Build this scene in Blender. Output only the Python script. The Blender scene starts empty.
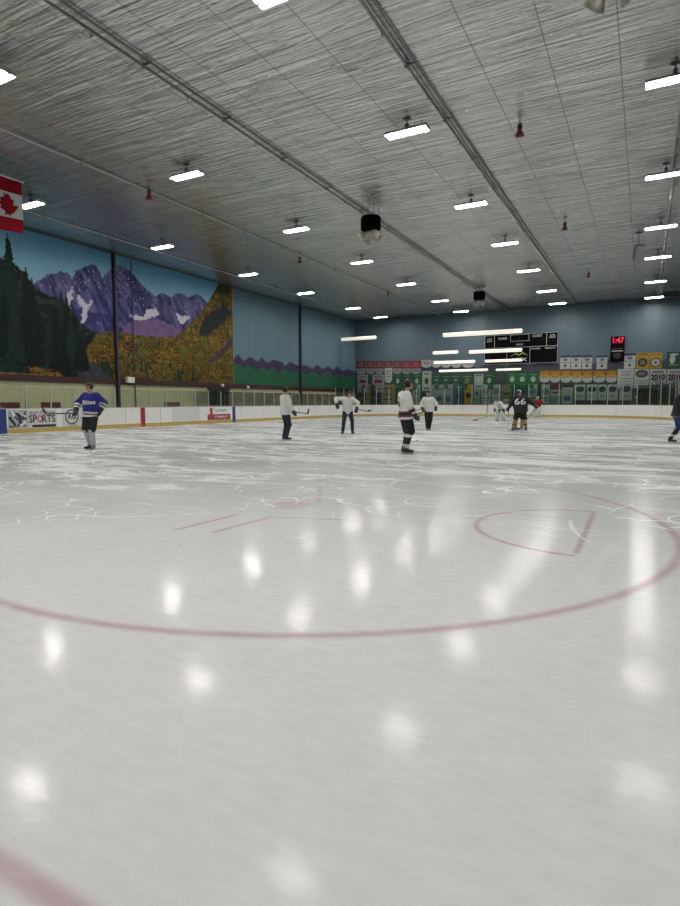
import bpy, bmesh, math, random
import numpy as np
from mathutils import Vector, Matrix, Euler
from mathutils.bvhtree import BVHTree
random.seed(7)
C = bpy.context.scene.collection
PI = math.pi
H = 9.69            # ceiling height over the ice
LW, EW, RW, NW = -2.61, 30.92, 28.6, -31.5   # left wall X, end wall Y, right wall X, near wall Y

# ---------------------------------------------------------------- helpers
def lin(c):
    return tuple((v/12.92 if v <= .04045 else ((v+.055)/1.055)**2.4) for v in [x/255 for x in c])

MATS = {}
def mat(name, rgb, rough=.6, metal=0., noise=.12, scale=6., spec=.5, emit=None, strength=0., bump=0., coat=0.):
    if name in MATS: return MATS[name]
    m = bpy.data.materials.new(name); m.use_nodes = True
    nt = m.node_tree; b = nt.nodes['Principled BSDF']
    b.inputs['Roughness'].default_value = rough
    b.inputs['Metallic'].default_value = metal
    b.inputs['Specular IOR Level'].default_value = spec
    b.inputs['Coat Weight'].default_value = coat
    tc = nt.nodes.new('ShaderNodeTexCoord'); nz = nt.nodes.new('ShaderNodeTexNoise')
    nz.inputs['Scale'].default_value = scale; nz.inputs['Detail'].default_value = 4
    nt.links.new(tc.outputs['Object'], nz.inputs['Vector'])
    mr = nt.nodes.new('ShaderNodeMapRange')
    mr.inputs['To Min'].default_value = 1-noise; mr.inputs['To Max'].default_value = 1+noise
    nt.links.new(nz.outputs['Fac'], mr.inputs['Value'])
    vm = nt.nodes.new('ShaderNodeVectorMath'); vm.operation = 'SCALE'
    vm.inputs[0].default_value = rgb
    nt.links.new(mr.outputs['Result'], vm.inputs['Scale'])
    nt.links.new(vm.outputs['Vector'], b.inputs['Base Color'])
    if bump:
        bp = nt.nodes.new('ShaderNodeBump'); bp.inputs['Strength'].default_value = bump; bp.inputs['Distance'].default_value = .02
        nt.links.new(nz.outputs['Fac'], bp.inputs['Height']); nt.links.new(bp.outputs['Normal'], b.inputs['Normal'])
    if emit:
        b.inputs['Emission Color'].default_value = (*emit, 1); b.inputs['Emission Strength'].default_value = strength
    MATS[name] = m
    return m

class MB:
    def __init__(s): s.v = []; s.f = []; s.m = []
    def add(s, vs, fs, mi=0):
        n = len(s.v); s.v += [tuple(v) for v in vs]; s.f += [tuple(i+n for i in f) for f in fs]; s.m += [mi]*len(fs); return s
    def box(s, c, d, R=None, mi=0):
        vs = []
        for z in (-1, 1):
            for x, y in ((-1,-1),(1,-1),(1,1),(-1,1)):
                v = Vector((x*d[0]/2, y*d[1]/2, z*d[2]/2))
                if R is not None: v = R @ v
                vs.append(v + Vector(c))
        return s.add(vs, [(3,2,1,0),(4,5,6,7),(0,1,5,4),(1,2,6,5),(2,3,7,6),(3,0,4,7)], mi)
    def bx(s, x0, x1, y0, y1, z0, z1, mi=0):
        return s.box(((x0+x1)/2,(y0+y1)/2,(z0+z1)/2), (abs(x1-x0),abs(y1-y0),abs(z1-z0)), None, mi)
    def loft(s, rings, mi=0, cap=True):
        n = len(rings[0]); vs = [v for r in rings for v in r]; fs = []
        for i in range(len(rings)-1):
            for j in range(n):
                k = (j+1) % n
                fs.append((i*n+j, i*n+k, (i+1)*n+k, (i+1)*n+j))
        if cap:
            fs.append(tuple(range(n-1, -1, -1))); fs.append(tuple(range((len(rings)-1)*n, len(rings)*n)))
        return s.add(vs, fs, mi)
    def tube(s, pts, r, n=12, mi=0, cap=True):
        pts = [Vector(p) for p in pts]; rs = r if isinstance(r, (list, tuple)) else [r]*len(pts)
        rings = []; up = None
        for i, p in enumerate(pts):
            d = (pts[min(i+1, len(pts)-1)] - pts[max(i-1, 0)]).normalized()
            if up is None:
                up = Vector((0,0,1)) if abs(d.z) < .9 else Vector((0,1,0))
            a = d.cross(up).normalized(); up = a.cross(d).normalized()
            rings.append([p + (a*math.cos(2*PI*k/n) + up*math.sin(2*PI*k/n))*rs[i] for k in range(n)])
        return s.loft(rings, mi, cap)
    def ell(s, c, r, R=None, n=14, m=9, mi=0):
        vs, fs = [], []
        for i in range(1, m):
            t = PI*i/m
            for j in range(n):
                a = 2*PI*j/n
                v = Vector((r[0]*math.sin(t)*math.cos(a), r[1]*math.sin(t)*math.sin(a), r[2]*math.cos(t)))
                vs.append((R @ v if R is not None else v) + Vector(c))
        top = Vector((0,0,r[2])); bot = Vector((0,0,-r[2]))
        vs.append((R @ top if R is not None else top) + Vector(c)); vs.append((R @ bot if R is not None else bot) + Vector(c))
        T, Bm = len(vs)-2, len(vs)-1
        for i in range(m-2):
            for j in range(n):
                k = (j+1) % n
                fs.append((i*n+j, (i+1)*n+j, (i+1)*n+k, i*n+k))
        for j in range(n):
            k = (j+1) % n
            fs.append((j, k, T)); fs.append(((m-2)*n+k, (m-2)*n+j, Bm))
        return s.add(vs, fs, mi)
    def cap(s, p0, p1, r0, r1, n=14, flat=1., side=None, mi=0):
        """tapered limb with round ends; flat squashes the section across side"""
        p0, p1 = Vector(p0), Vector(p1); d = (p1-p0); L = d.length; d.normalize()
        if side is None:
            side = Vector((1,0,0)) if abs(d.x) < .9 else Vector((0,1,0))
        a = (side - d*side.dot(d)).normalized(); b = d.cross(a)
        rings = []
        st = [(-.95,.31),(-.7,.71),(-.35,.94)]
        prof = [(x*r0, y*r0) for x, y in st] + [(0, r0), (L*.5, (r0+r1)/2), (L, r1)] + [(L - x*r1, y*r1) for x, y in reversed(st)]
        for t, r in prof:
            rings.append([p0 + d*t + (a*math.cos(2*PI*k/n) + b*flat*math.sin(2*PI*k/n))*r for k in range(n)])
        return s.loft(rings, mi)
    def mesh(s, name):
        me = bpy.data.meshes.new(name); me.from_pydata([tuple(v) for v in s.v], [], s.f)
        for i, k in enumerate(s.m):
            if k: me.polygons[i].material_index = k
        me.validate(); me.update(); return me
    def build(s, name, mats, parent=None, smooth=False, bevel=0, recalc=True):
        me = s.mesh(name)
        if recalc:
            bm = bmesh.new(); bm.from_mesh(me); bmesh.ops.recalc_face_normals(bm, faces=bm.faces)
            if bevel: bmesh.ops.bevel(bm, geom=bm.edges[:], offset=bevel, segments=2, affect='EDGES', profile=.6)
            bm.to_mesh(me); bm.free()
        for m in (mats if isinstance(mats, (list, tuple)) else [mats]): me.materials.append(m)
        if smooth:
            me.polygons.foreach_set('use_smooth', [True]*len(me.polygons))
        o = bpy.data.objects.new(name, me); C.objects.link(o)
        if parent is not None: o.parent = parent
        return o

def tag(o, label, cat, group=None, kind=None):
    o['label'] = label; o['category'] = cat
    if group: o['group'] = group
    if kind: o['kind'] = kind
    return o
def thing(name, label, cat, loc=(0,0,0), rz=0, group=None):
    o = bpy.data.objects.new(name, None); C.objects.link(o); o.empty_display_size = .1
    o.location = loc; o.rotation_euler = (0,0,rz)
    return tag(o, label, cat, group)
def struct(o, label=None, cat=None):
    o['kind'] = 'structure'
    if label: o['label'] = label; o['category'] = cat
    return o
def copy_tree(o, parent=None):
    c = o.copy(); C.objects.link(c); c.parent = parent
    for ch in list(o.children): copy_tree(ch, c)
    return c
def remeshed(mb, name, mats, parent, voxel=.014, smooth=6, matfn=None):
    """union of the lofts of mb as one continuous smooth surface"""
    me = mb.mesh(name+'_tmp')
    bm = bmesh.new(); bm.from_mesh(me); bmesh.ops.recalc_face_normals(bm, faces=bm.faces); bm.to_mesh(me); bm.free()
    o = bpy.data.objects.new(name+'_tmp', me); C.objects.link(o)
    r = o.modifiers.new('r', 'REMESH'); r.mode = 'VOXEL'; r.voxel_size = voxel
    s = o.modifiers.new('s', 'SMOOTH'); s.factor = .5; s.iterations = smooth
    dg = bpy.context.evaluated_depsgraph_get()
    out = bpy.data.meshes.new_from_object(o.evaluated_get(dg)); out.name = name
    bpy.data.objects.remove(o); bpy.data.meshes.remove(me)
    out.materials.clear()
    for m in (mats if isinstance(mats, (list, tuple)) else [mats]): out.materials.append(m)
    out.polygons.foreach_set('use_smooth', [True]*len(out.polygons))
    if matfn:
        for p in out.polygons: p.material_index = matfn(p.center)
    q = bpy.data.objects.new(name, out); C.objects.link(q); q.parent = parent
    return q
def text_mesh(body, size, width=None, bold=.0):
    cu = bpy.data.curves.new('t', 'FONT'); cu.body = body; cu.size = size; cu.align_x = 'CENTER'; cu.align_y = 'CENTER'
    cu.offset = bold; cu.resolution_u = 3
    o = bpy.data.objects.new('t', cu); C.objects.link(o)
    dg = bpy.context.evaluated_depsgraph_get()
    me = bpy.data.meshes.new_from_object(o.evaluated_get(dg))
    bpy.data.objects.remove(o); bpy.data.curves.remove(cu)
    vs = [v.co.copy() for v in me.vertices]; fs = [tuple(p.vertices) for p in me.polygons]
    bpy.data.meshes.remove(me)
    if width and vs:
        w = max(v.x for v in vs) - min(v.x for v in vs); k = width/w
        for v in vs: v.x *= k
    return vs, fs
def lettering(name, body, size, m, parent, M, width=None, bold=.0, depth=.006):
    """flat letters with a real thickness; M places them (local x right, y up, z out)"""
    vs, fs = text_mesh(body, size, width, bold)
    mb = MB(); n = len(vs)
    mb.add([M @ (v + Vector((0,0,depth))) for v in vs], fs)
    o = mb.build(name, m, parent, recalc=False)
    return o
def cgrid(name, parent, P, col, m, kind=None):
    """grid mesh with a per-vertex paint colour; P (n,m,3), col (n,m,3)"""
    n, k = P.shape[:2]
    me = bpy.data.meshes.new(name)
    idx = np.arange(n*k).reshape(n, k)
    q = np.stack([idx[:-1,:-1], idx[1:,:-1], idx[1:,1:], idx[:-1,1:]], -1).reshape(-1, 4)
    me.vertices.add(n*k); me.vertices.foreach_set('co', P.reshape(-1).astype(np.float32))
    me.loops.add(q.size); me.loops.foreach_set('vertex_index', q.reshape(-1).astype(np.int32))
    me.polygons.add(len(q)); me.polygons.foreach_set('loop_start', (np.arange(len(q))*4).astype(np.int32))
    me.update(calc_edges=True)
    ca = me.color_attributes.new('paint', 'FLOAT_COLOR', 'POINT')
    rgba = np.concatenate([col.reshape(-1,3), np.ones((n*k,1))], 1).astype(np.float32)
    ca.data.foreach_set('color', rgba.reshape(-1))
    me.materials.append(m)
    o = bpy.data.objects.new(name, me); C.objects.link(o)
    if parent is not None: o.parent = parent
    return o
def paint_mat(name, rough=.6):
    m = bpy.data.materials.new(name); m.use_nodes = True; nt = m.node_tree; b = nt.nodes['Principled BSDF']
    a = nt.nodes.new('ShaderNodeAttribute'); a.attribute_name = 'paint'
    nz = nt.nodes.new('ShaderNodeTexNoise'); nz.inputs['Scale'].default_value = 9
    mr = nt.nodes.new('ShaderNodeMapRange'); mr.inputs['To Min'].default_value = .88; mr.inputs['To Max'].default_value = 1.12
    tc = nt.nodes.new('ShaderNodeTexCoord'); nt.links.new(tc.outputs['Object'], nz.inputs['Vector'])
    vm = nt.nodes.new('ShaderNodeVectorMath'); vm.operation = 'SCALE'
    nt.links.new(nz.outputs['Fac'], mr.inputs['Value']); nt.links.new(a.outputs['Color'], vm.inputs[0]); nt.links.new(mr.outputs['Result'], vm.inputs['Scale'])
    nt.links.new(vm.outputs['Vector'], b.inputs['Base Color']); b.inputs['Roughness'].default_value = rough; b.inputs['Specular IOR Level'].default_value = .15
    return m
# numpy value noise
def vnoise(x, y, seed=0):
    xi = np.floor(x).astype(np.int64); yi = np.floor(y).astype(np.int64); xf = x-xi; yf = y-yi
    def h(a, b):
        n = (a*374761393 + b*668265263 + seed*982451653) & 0x7fffffff
        n = ((n ^ (n >> 13)) * 1274126177) & 0x7fffffff
        return ((n ^ (n >> 16)) & 0xffff)/65535.
    u = xf*xf*(3-2*xf); v = yf*yf*(3-2*yf)
    return (h(xi,yi)*(1-u)+h(xi+1,yi)*u)*(1-v) + (h(xi,yi+1)*(1-u)+h(xi+1,yi+1)*u)*v
def fbm(x, y, o=4, seed=0):
    r = 0; a = .5
    for i in range(o):
        r = r + a*vnoise(x*2**i, y*2**i, seed+i); a *= .5
    return r/(1-.5**o)
def inpoly(X, Y, poly):
    r = np.zeros(X.shape, bool); n = len(poly); j = n-1
    for i in range(n):
        xi, yi = poly[i]; xj, yj = poly[j]
        if yi != yj:
            r ^= ((yi > Y) != (yj > Y)) & (X < (xj-xi)*(Y-yi)/(yj-yi)+xi)
        j = i
    return r
WK = .92   # wall paint albedo per tone seen
def ob(r, g, b, k=None): return tuple(min(.9, v*(k or WK)) for v in lin((r, g, b)))
LIGHT = 305.0
# ---------------------------------------------------------------- node helper
class N:
    def __init__(s, name):
        s.m = bpy.data.materials.new(name); s.m.use_nodes = True; s.nt = s.m.node_tree
        s.b = s.nt.nodes['Principled BSDF']
        g = s.nt.nodes.new('ShaderNodeNewGeometry'); sx = s.nt.nodes.new('ShaderNodeSeparateXYZ')
        s.nt.links.new(g.outputs['Position'], sx.inputs[0]); s.pos = g.outputs['Position']
        s.x, s.y, s.z = sx.outputs
    def put(s, sock, v):
        if isinstance(v, bpy.types.NodeSocket): s.nt.links.new(v, sock)
        else: sock.default_value = v
    def op(s, o, a, b=0., c=None, clamp=False):
        n = s.nt.nodes.new('ShaderNodeMath'); n.operation = o; n.use_clamp = clamp
        s.put(n.inputs[0], a); s.put(n.inputs[1], b)
        if c is not None: s.put(n.inputs[2], c)
        return n.outputs[0]
    def ss(s, v, a, b, c=0., d=1.):
        n = s.nt.nodes.new('ShaderNodeMapRange'); n.interpolation_type = 'SMOOTHSTEP'
        s.put(n.inputs['Value'], v); n.inputs['From Min'].default_value = a; n.inputs['From Max'].default_value = b
        n.inputs['To Min'].default_value = c; n.inputs['To Max'].default_value = d
        return n.outputs[0]
    def noise(s, scale=(1,1,1), rot=0., sc=1., det=3., rough=.5, dist=0., off=(0,0,0)):
        mp = s.nt.nodes.new('ShaderNodeMapping'); s.nt.links.new(s.pos, mp.inputs['Vector'])
        mp.inputs['Rotation'].default_value = (0,0,rot); mp.inputs['Scale'].default_value = scale; mp.inputs['Location'].default_value = off
        n = s.nt.nodes.new('ShaderNodeTexNoise'); n.inputs['Scale'].default_value = sc; n.inputs['Detail'].default_value = det
        n.inputs['Roughness'].default_value = rough; n.inputs['Distortion'].default_value = dist
        s.nt.links.new(mp.outputs[0], n.inputs['Vector']); return n.outputs['Fac']
    def mix(s, f, a, b):
        n = s.nt.nodes.new('ShaderNodeMix'); n.data_type = 'RGBA'
        s.put(n.inputs[0], f)
        for k, v in ((6, a), (7, b)):
            if isinstance(v, bpy.types.NodeSocket): s.nt.links.new(v, n.inputs[k])
            else: n.inputs[k].default_value = (*v, 1)
        return n.outputs[2]
    def mx(s, *a):
        r = a[0]
        for b in a[1:]: r = s.op('MAXIMUM', r, b)
        return r
    def mul(s, *a):
        r = a[0]
        for b in a[1:]: r = s.op('MULTIPLY', r, b)
        return r
    def dist(s, cx, cy):
        a = s.op('SUBTRACT', s.x, cx); b = s.op('SUBTRACT', s.y, cy)
        return s.op('SQRT', s.op('ADD', s.op('MULTIPLY', a, a), s.op('MULTIPLY', b, b)))
    def band(s, v, c, w, soft=.02):
        d = s.op('ABSOLUTE', s.op('SUBTRACT', v, c))
        return s.ss(d, max(0, w/2-soft), w/2+soft, 1., 0.)
    def ring(s, cx, cy, r, w, soft=.02): return s.band(s.dist(cx, cy), r, w, soft)
    def seg(s, x0, y0, x1, y1, w, soft=.02):
        L = math.hypot(x1-x0, y1-y0); dx, dy = (x1-x0)/L, (y1-y0)/L
        px = s.op('SUBTRACT', s.x, x0); py = s.op('SUBTRACT', s.y, y0)
        t = s.op('ADD', s.mul(px, dx), s.mul(py, dy)); u = s.op('SUBTRACT', s.mul(px, dy), s.mul(py, dx))
        return s.mul(s.band(u, 0, w, soft), s.band(t, L/2, L, .03))

# ---------------------------------------------------------------- ice
def ice_material():
    n = N('rink_ice')
    # painted lines under the ice
    wob = n.op('SUBTRACT', n.noise(sc=14, det=2), .5)
    near = n.mx(n.mul(n.ring(20.45, -16.17, 3.84, .07, .04), n.mx(n.ss(n.x, 21.6, 22.6, .0, 1.), n.ss(n.y, -18.7, -18.1, 1., 0.))),
                n.mul(n.ring(23.48, -15.93, 1.10, .06, .02), n.ss(n.x, 23.46, 23.5, 1., 0.)),
                n.seg(23.48, -16.95, 23.47, -14.88, .055), n.mul(n.band(n.y, -21.29, .075, .03), n.ss(n.x, 22.9, 23.0, 1., 0.)),
                n.seg(19.73, -17.9, 19.79, -16.95, .07, .03), n.seg(20.15, -17.8, 20.22, -16.85, .07, .03), n.seg(20.2, -16.87, 21.1, -16.6, .05, .03),
                n.mul(n.ss(n.dist(20.0, -16.13), .16, .34, 1., 0.), .8), n.mul(n.seg(20.2, -15.75, 19.5, -14.5, .07, .03), .7))
    far = n.mx(n.band(n.y, 0, .3), n.ring(12.95, 0, 4.57, .06), n.band(n.y, 27.1, .06), n.seg(10.9, -11.3, 13.8, -9.85, .25, .1),
               n.ring(6.25, 20.4, 4.57, .06), n.ring(19.65, 20.4, 4.57, .06))
    blue = n.mx(n.band(n.y, 7.77, .3), n.band(n.y, -7.77, .3))
    # snow and wear: streaky fields in several directions, heavier past the near circle
    wearmask = n.ss(n.op('ADD', n.op('ADD', n.y, n.mul(n.op('SUBTRACT', 24., n.x), .4)), n.mul(n.noise((1,1,1), 0, .55, 5, .6), 7.)), -15.0, -4.5, 0., 1.)
    s1 = n.ss(n.noise((.30, 1.1, 1), .55, 1.1, 6, .66, .8), .47, .70)
    s2 = n.ss(n.noise((.35, 1.3, 1), -.5, .9, 6, .64, 1.0, (3,7,0)), .47, .70)
    s3 = n.ss(n.noise((.7, 1.0, 1), .9, .8, 6, .66, 1.4, (13,2,0)), .50, .74)
    def lines(sc, w, rot, st, off):
        v = n.noise(st, rot, sc, 1., .4, .3, off)
        return n.ss(n.op('ABSOLUTE', n.op('SUBTRACT', v, .5)), 0., w, 1., 0.)
    l1 = lines(.35, .0035, .3, (.6,1.6,1), (1,2,0)); l2 = lines(.5, .004, -.4, (.7,1.7,1), (8,2,0)); l3 = lines(.8, .006, .1, (.5,1.6,1), (3,9,0))
    l4 = lines(.22, .0022, 1.1, (1,1.1,1), (5,5,0))
    gate = n.ss(n.noise(sc=.9, det=2, off=(4,4,0)), .42, .6)
    l5 = lines(1.1, .009, -.2, (.6,1.3,1), (6,3,0)); l6 = lines(.45, .0032, .8, (1.2,.9,1), (15,3,0)); l7 = lines(.6, .004, -1.0, (1.1,.8,1), (2,13,0))
    scr = n.mul(n.mx(l1, l2, l3, l4, l5, l6, l7), gate)
    broad = n.ss(n.noise((.16, .9, 1), .1, .5, 4, .55, .5, (9,1,0)), .35, .65, .2, .95)
    snow = n.mul(n.op('ADD', n.op('ADD', s1, s2), s3, clamp=True), wearmask, broad)
    fine = n.mul(n.noise((1.2, 3.5, 1), .4, 5., 5, .7), 1.)
    snow = n.op('ADD', snow, n.mul(scr, n.ss(wearmask, 0, .35, .22, 1.)), clamp=True)
    cold = n.mix(n.ss(fine, .3, .7), (.69,.695,.68), (.75,.755,.74))
    worn = n.mix(wearmask, cold, (.40,.42,.42))
    base = n.mix(snow, worn, (.80,.815,.81))
    fade = n.ss(n.noise(sc=2.2, det=3), .25, .6, .75, 1.)
    base = n.mix(n.mul(near, fade, n.op('SUBTRACT', 1., n.mul(snow, .75)), .50), base, (.40,.15,.20))
    base = n.mix(n.mul(far, n.op('SUBTRACT', 1., snow), .16), base, (.5,.17,.22))
    base = n.mix(n.mul(blue, n.op('SUBTRACT', 1., snow), .08), base, (.15,.2,.5))
    n.nt.links.new(base, n.b.inputs['Base Color'])
    n.put(n.b.inputs['Roughness'], n.op('ADD', n.mul(snow, .30), n.op('ADD', n.mul(wearmask, .05), n.mul(fine, .10), .0), clamp=True))
    n.put(n.b.inputs['Roughness'], n.op('ADD', n.mul(snow, .34), n.op('ADD', n.mul(wearmask, .10), n.op('ADD', .085, n.mul(fine, .05))), clamp=True))
    n.b.inputs['IOR'].default_value = 1.31; n.b.inputs['Specular IOR Level'].default_value = .05
    bp = n.nt.nodes.new('ShaderNodeBump'); bp.inputs['Strength'].default_value = .16; bp.inputs['Distance'].default_value = .003
    hgt = n.op('ADD', n.mul(n.noise((1,1,1), 0, 9., 6, .75), .55), n.mul(n.mx(snow, scr), .5))
    n.nt.links.new(hgt, bp.inputs['Height']); n.nt.links.new(bp.outputs['Normal'], n.b.inputs['Normal'])
    return n.m
ICE = ice_material()
def rink_outline(r=8.5, inset=0., x0=0., x1=25.9, y0=-30.5, y1=30.5, seg=16):
    """anticlockwise outline; inset pushes outward when negative"""
    pts = []
    for cx, cy, a0 in ((x1-r, y0+r, -90), (x1-r, y1-r, 0), (x0+r, y1-r, 90), (x0+r, y0+r, 180)):
        for i in range(seg+1):
            a = math.radians(a0 + 90*i/seg); pts.append((cx+(r-inset)*math.cos(a), cy+(r-inset)*math.sin(a)))
    return pts
out = rink_outline()
struct(MB().add([(x, y, 0) for x, y in out] + [(x, y, -.1) for x, y in out],
    [tuple(range(len(out)))] + [((i+1) % len(out), i, i+len(out), (i+1) % len(out)+len(out)) for i in range(len(out))]).build('floor', ICE, recalc=False),
    'skated white ice sheet inside the boards', 'ice')
# rubber walkway around the rink
struct(MB().bx(LW-.3, RW+.3, NW-.3, EW+.3, -.3, -.11).build('floor_walkway', mat('rubber_floor', (.10,.095,.09), .8)))

# ---------------------------------------------------------------- ceiling of crinkled foil-faced blankets
def ceiling_material():
    n = N('foil_blanket')
    seam = n.op('ABSOLUTE', n.op('SUBTRACT', n.op('FRACT', n.op('DIVIDE', n.op('SUBTRACT', n.x, 23.1-1.54*30-.77), 1.54)), .5))
    seamline = n.ss(seam, .004, .016, 1., 0.)
    w = n.noise((.33, 5.0, 1), .06, 1.0, 4, .55, .8)
    w2 = n.noise((.22, 2.6, 1), -.05, 1.3, 5, .6, 1.2, (5,3,0))
    w3 = n.noise((.8, 11., 1), .03, 1., 3, .5, .5, (2,8,0))
    tear = n.mul(n.ss(n.noise((.3, 3.2, 1), .05, 1.0, 3, .5, .9, (7,1,0)), .69, .73), .8)
    fold = n.ss(n.op('ABSOLUTE', n.op('SUBTRACT', w2, .5)), 0., .016, 1., 0.)
    foldgate = n.ss(n.noise((.8,.8,1), 0, .8, 2), .42, .6)
    col = n.mix(n.ss(w, .35, .65), (.66,.665,.65), (.86,.865,.85))
    col = n.mix(n.mul(fold, foldgate, .6), col, (.26,.26,.25))
    col = n.mix(n.mx(n.mul(seamline, .55), tear), col, (.10,.10,.10))
    n.nt.links.new(col, n.b.inputs['Base Color'])
    n.b.inputs['Metallic'].default_value = .88; n.b.inputs['Roughness'].default_value = .24
    h = n.op('ADD', n.op('ADD', n.mul(w, 1.), n.mul(w2, 1.3)), n.op('ADD', n.mul(w3, .32), n.mul(fold, foldgate, -.25)))
    bp = n.nt.nodes.new('ShaderNodeBump'); bp.inputs['Strength'].default_value = .6; bp.inputs['Distance'].default_value = .11
    n.nt.links.new(h, bp.inputs['Height']); n.nt.links.new(bp.outputs['Normal'], n.b.inputs['Normal'])
    return n.m
struct(MB().bx(LW-.3, RW+.3, NW-.3, EW+.3, H, H+.2).build('ceiling', ceiling_material()))

# ---------------------------------------------------------------- walls
def wall_material(name, col, panel=1.15, axis='y', lower=None, zsplit=0):
    n = N(name)
    c = n.y if axis == 'y' else n.x
    f = n.op('ABSOLUTE', n.op('SUBTRACT', n.op('FRACT', n.op('DIVIDE', n.op('ADD', c, 100.), panel)), .5))
    line = n.ss(f, .006, .02, 1., 0.)
    nz = n.noise((1,1,1), 0, .6, 4)
    base = n.mix(nz, tuple(v*.9 for v in col), tuple(min(1, v*1.1) for v in col))
    if lower:
        base = n.mix(n.ss(n.z, zsplit-.02, zsplit+.02, 1., 0.), base, lower)
    base = n.mix(n.mul(line, .35), base, tuple(v*.4 for v in col))
    n.nt.links.new(base, n.b.inputs['Base Color']); n.b.inputs['Roughness'].default_value = .45
    bp = n.nt.nodes.new('ShaderNodeBump'); bp.inputs['Strength'].default_value = .3; bp.inputs['Distance'].default_value = .02; bp.invert = True
    n.nt.links.new(line, bp.inputs['Height']); n.nt.links.new(bp.outputs['Normal'], n.b.inputs['Normal'])
    return n.m
CREAM = ob(150,146,118,1.75)
def wall_with_hole():
    mb = MB(); x0, x1 = LW-.3, LW
    d0, d1, dz = 8.45, 10.35, 2.2
    mb.bx(x0, x1, NW, d0, -.3, H); mb.bx(x0, x1, d1, EW+.3, -.3, H); mb.bx(x0, x1, d0, d1, dz, H)
    return mb
struct(wall_with_hole().build('wall_left', wall_material('cream_wall', CREAM)), 'cream lower wall behind the left boards', 'wall')
struct(MB().bx(LW-.3, RW+.3, EW, EW+.3, -.3, H).build('wall_end', wall_material('end_wall', ob(78,98,108), 1.15, 'x')), 'blue grey end wall hung with banners', 'wall')
struct(MB().bx(RW, RW+.3, NW, EW+.3, -.3, H).build('wall_right', wall_material('right_wall', ob(84,100,108))))
struct(MB().bx(LW-.3, RW+.3, NW-.3, NW, -.3, H).build('wall_near', wall_material('near_wall', ob(84,100,108), 1.15, 'x')))
# doorway in the left wall
d = struct(MB().bx(LW-1.6, LW-1.5, 8.2, 10.6, -.3, 2.4).bx(LW-1.6, LW-.3, 8.2, 8.3, -.3, 2.4).bx(LW-1.6, LW-.3, 10.5, 10.6, -.3, 2.4)
    .bx(LW-1.6, LW-.3, 8.2, 10.6, 2.3, 2.4).bx(LW-1.6, LW-.3, 8.2, 10.6, -.3, -.2).build('door_1', mat('passage_grey', ob(70,74,70))), 'open dark framed doorway in the cream wall', 'doorway')
fr = MB().bx(LW-.1, LW+.06, 8.33, 8.57, -.1, 2.3).bx(LW-.1, LW+.06, 10.23, 10.47, -.1, 2.3).bx(LW-.1, LW+.08, 8.2, 10.55, 2.16, 2.34).bx(LW-.1,LW+.03, 9.15, 9.25, -.1, 2.2)
fr.build('door_frame', mat('black_frame', (.02,.02,.022), .4), d)

# left-wall murals ------------------------------------------------
PAINT = paint_mat('mural_paint')
MOUNT = [(-6.5,5.5),(-5.6,6.2),(-4.38,7.02),(-4.16,7.17),(-3.67,7.48),(-3.3,7.76),(-3.0,7.8),(-2.74,8.0),(-2.49,8.0),(-2.28,8.01),(-2.06,7.7),(-1.81,8.2),(-1.4,8.42),(-1.06,8.61),(-.74,8.77),(-.43,8.64),(-.13,8.17),(.22,8.54),(.53,8.81),(.94,9.08),(1.52,9.01),(1.88,8.86),(2.19,8.66),(2.88,8.13),(3.7,7.76),(4.09,8.01),(4.48,8.04),(4.98,7.9),(5.37,8.18),(5.82,8.35),(6.54,8.14),(7.35,8.55),(8.03,8.3),(8.47,8.09),(8.6,5.0),(-2.88,4.4),(-6.5,4.4)]
SN = [[(-2.12,7.21),(-2.0,7.28),(-2.11,6.8),(-2.22,6.33),(-2.12,6.14),(-2.29,6.22),(-2.38,6.61),(-2.43,6.91)],
      [(-1.78,6.96),(-1.6,6.94),(-1.37,6.61),(-1.19,6.53),(-.92,6.84),(-.8,6.8),(-1.21,6.16),(-1.36,5.61),(-1.67,5.52),(-1.45,6.18),(-1.74,6.55)],
      [(1.56,6.37),(2.15,6.5),(2.68,6.4),(3.0,6.85),(3.73,7.08),(3.96,6.75),(2.98,6.26),(2.06,6.15)],
      [(5.41,7.0),(5.85,6.87),(6.31,7.0),(6.68,6.92),(6.11,6.46),(5.74,6.35),(5.49,6.7)]]
LILAC = [(1.24,5.7),(1.83,6.06),(2.82,6.24),(3.94,6.38),(5.03,6.21),(5.82,5.92),(6.27,5.77),(5.27,5.42),(.92,4.99)]
GOLD = [(-1.69,5.0),(-.75,5.04),(.24,5.26),(1.65,5.29),(3.18,5.33),(4.4,5.39),(5.5,5.61),(6.38,6.3),(7.53,7.22),(8.25,7.94),(9.01,8.84),(9.64,9.63),(11.2,9.7),(11.2,2.2),(-3.0,2.2)]
ROCK = [(7.73,6.79),(8.65,7.44),(10.49,8.39),(10.92,7.68),(9.89,6.7),(7.94,5.68),(7.35,5.82)]
PATH = [(8.65,4.31),(10.18,5.4),(11.1,6.3),(11.1,5.6),(9.28,4.22),(8.03,4.0)]
DARK = [(-12,10.5),(-7.5,8.9),(-5.79,7.99),(-5.22,7.89),(-4.65,7.58),(-4.17,7.0),(-3.57,6.69),(-2.92,6.55),(-2.25,6.25),(-1.69,5.6),(-1.22,5.26),(-.69,5.05),(-.96,4.65),(-1.43,4.13),(-1.27,3.5),(-.53,3.0),(-.01,2.69),(-.01,2.2),(-12,2.2)]
SCRUB = [(-12,4.6),(-6.0,4.04),(-5.64,3.84),(-5.16,3.64),(-4.56,3.54),(-3.94,3.34),(-3.41,3.07),(-2.87,2.74),(-2.87,2.2),(-12,2.2)]
STONE = [(-1.89,3.46),(-1.27,3.5),(-.52,3.22),(.26,2.7),(.26,2.2),(-2.05,2.2)]
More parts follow.
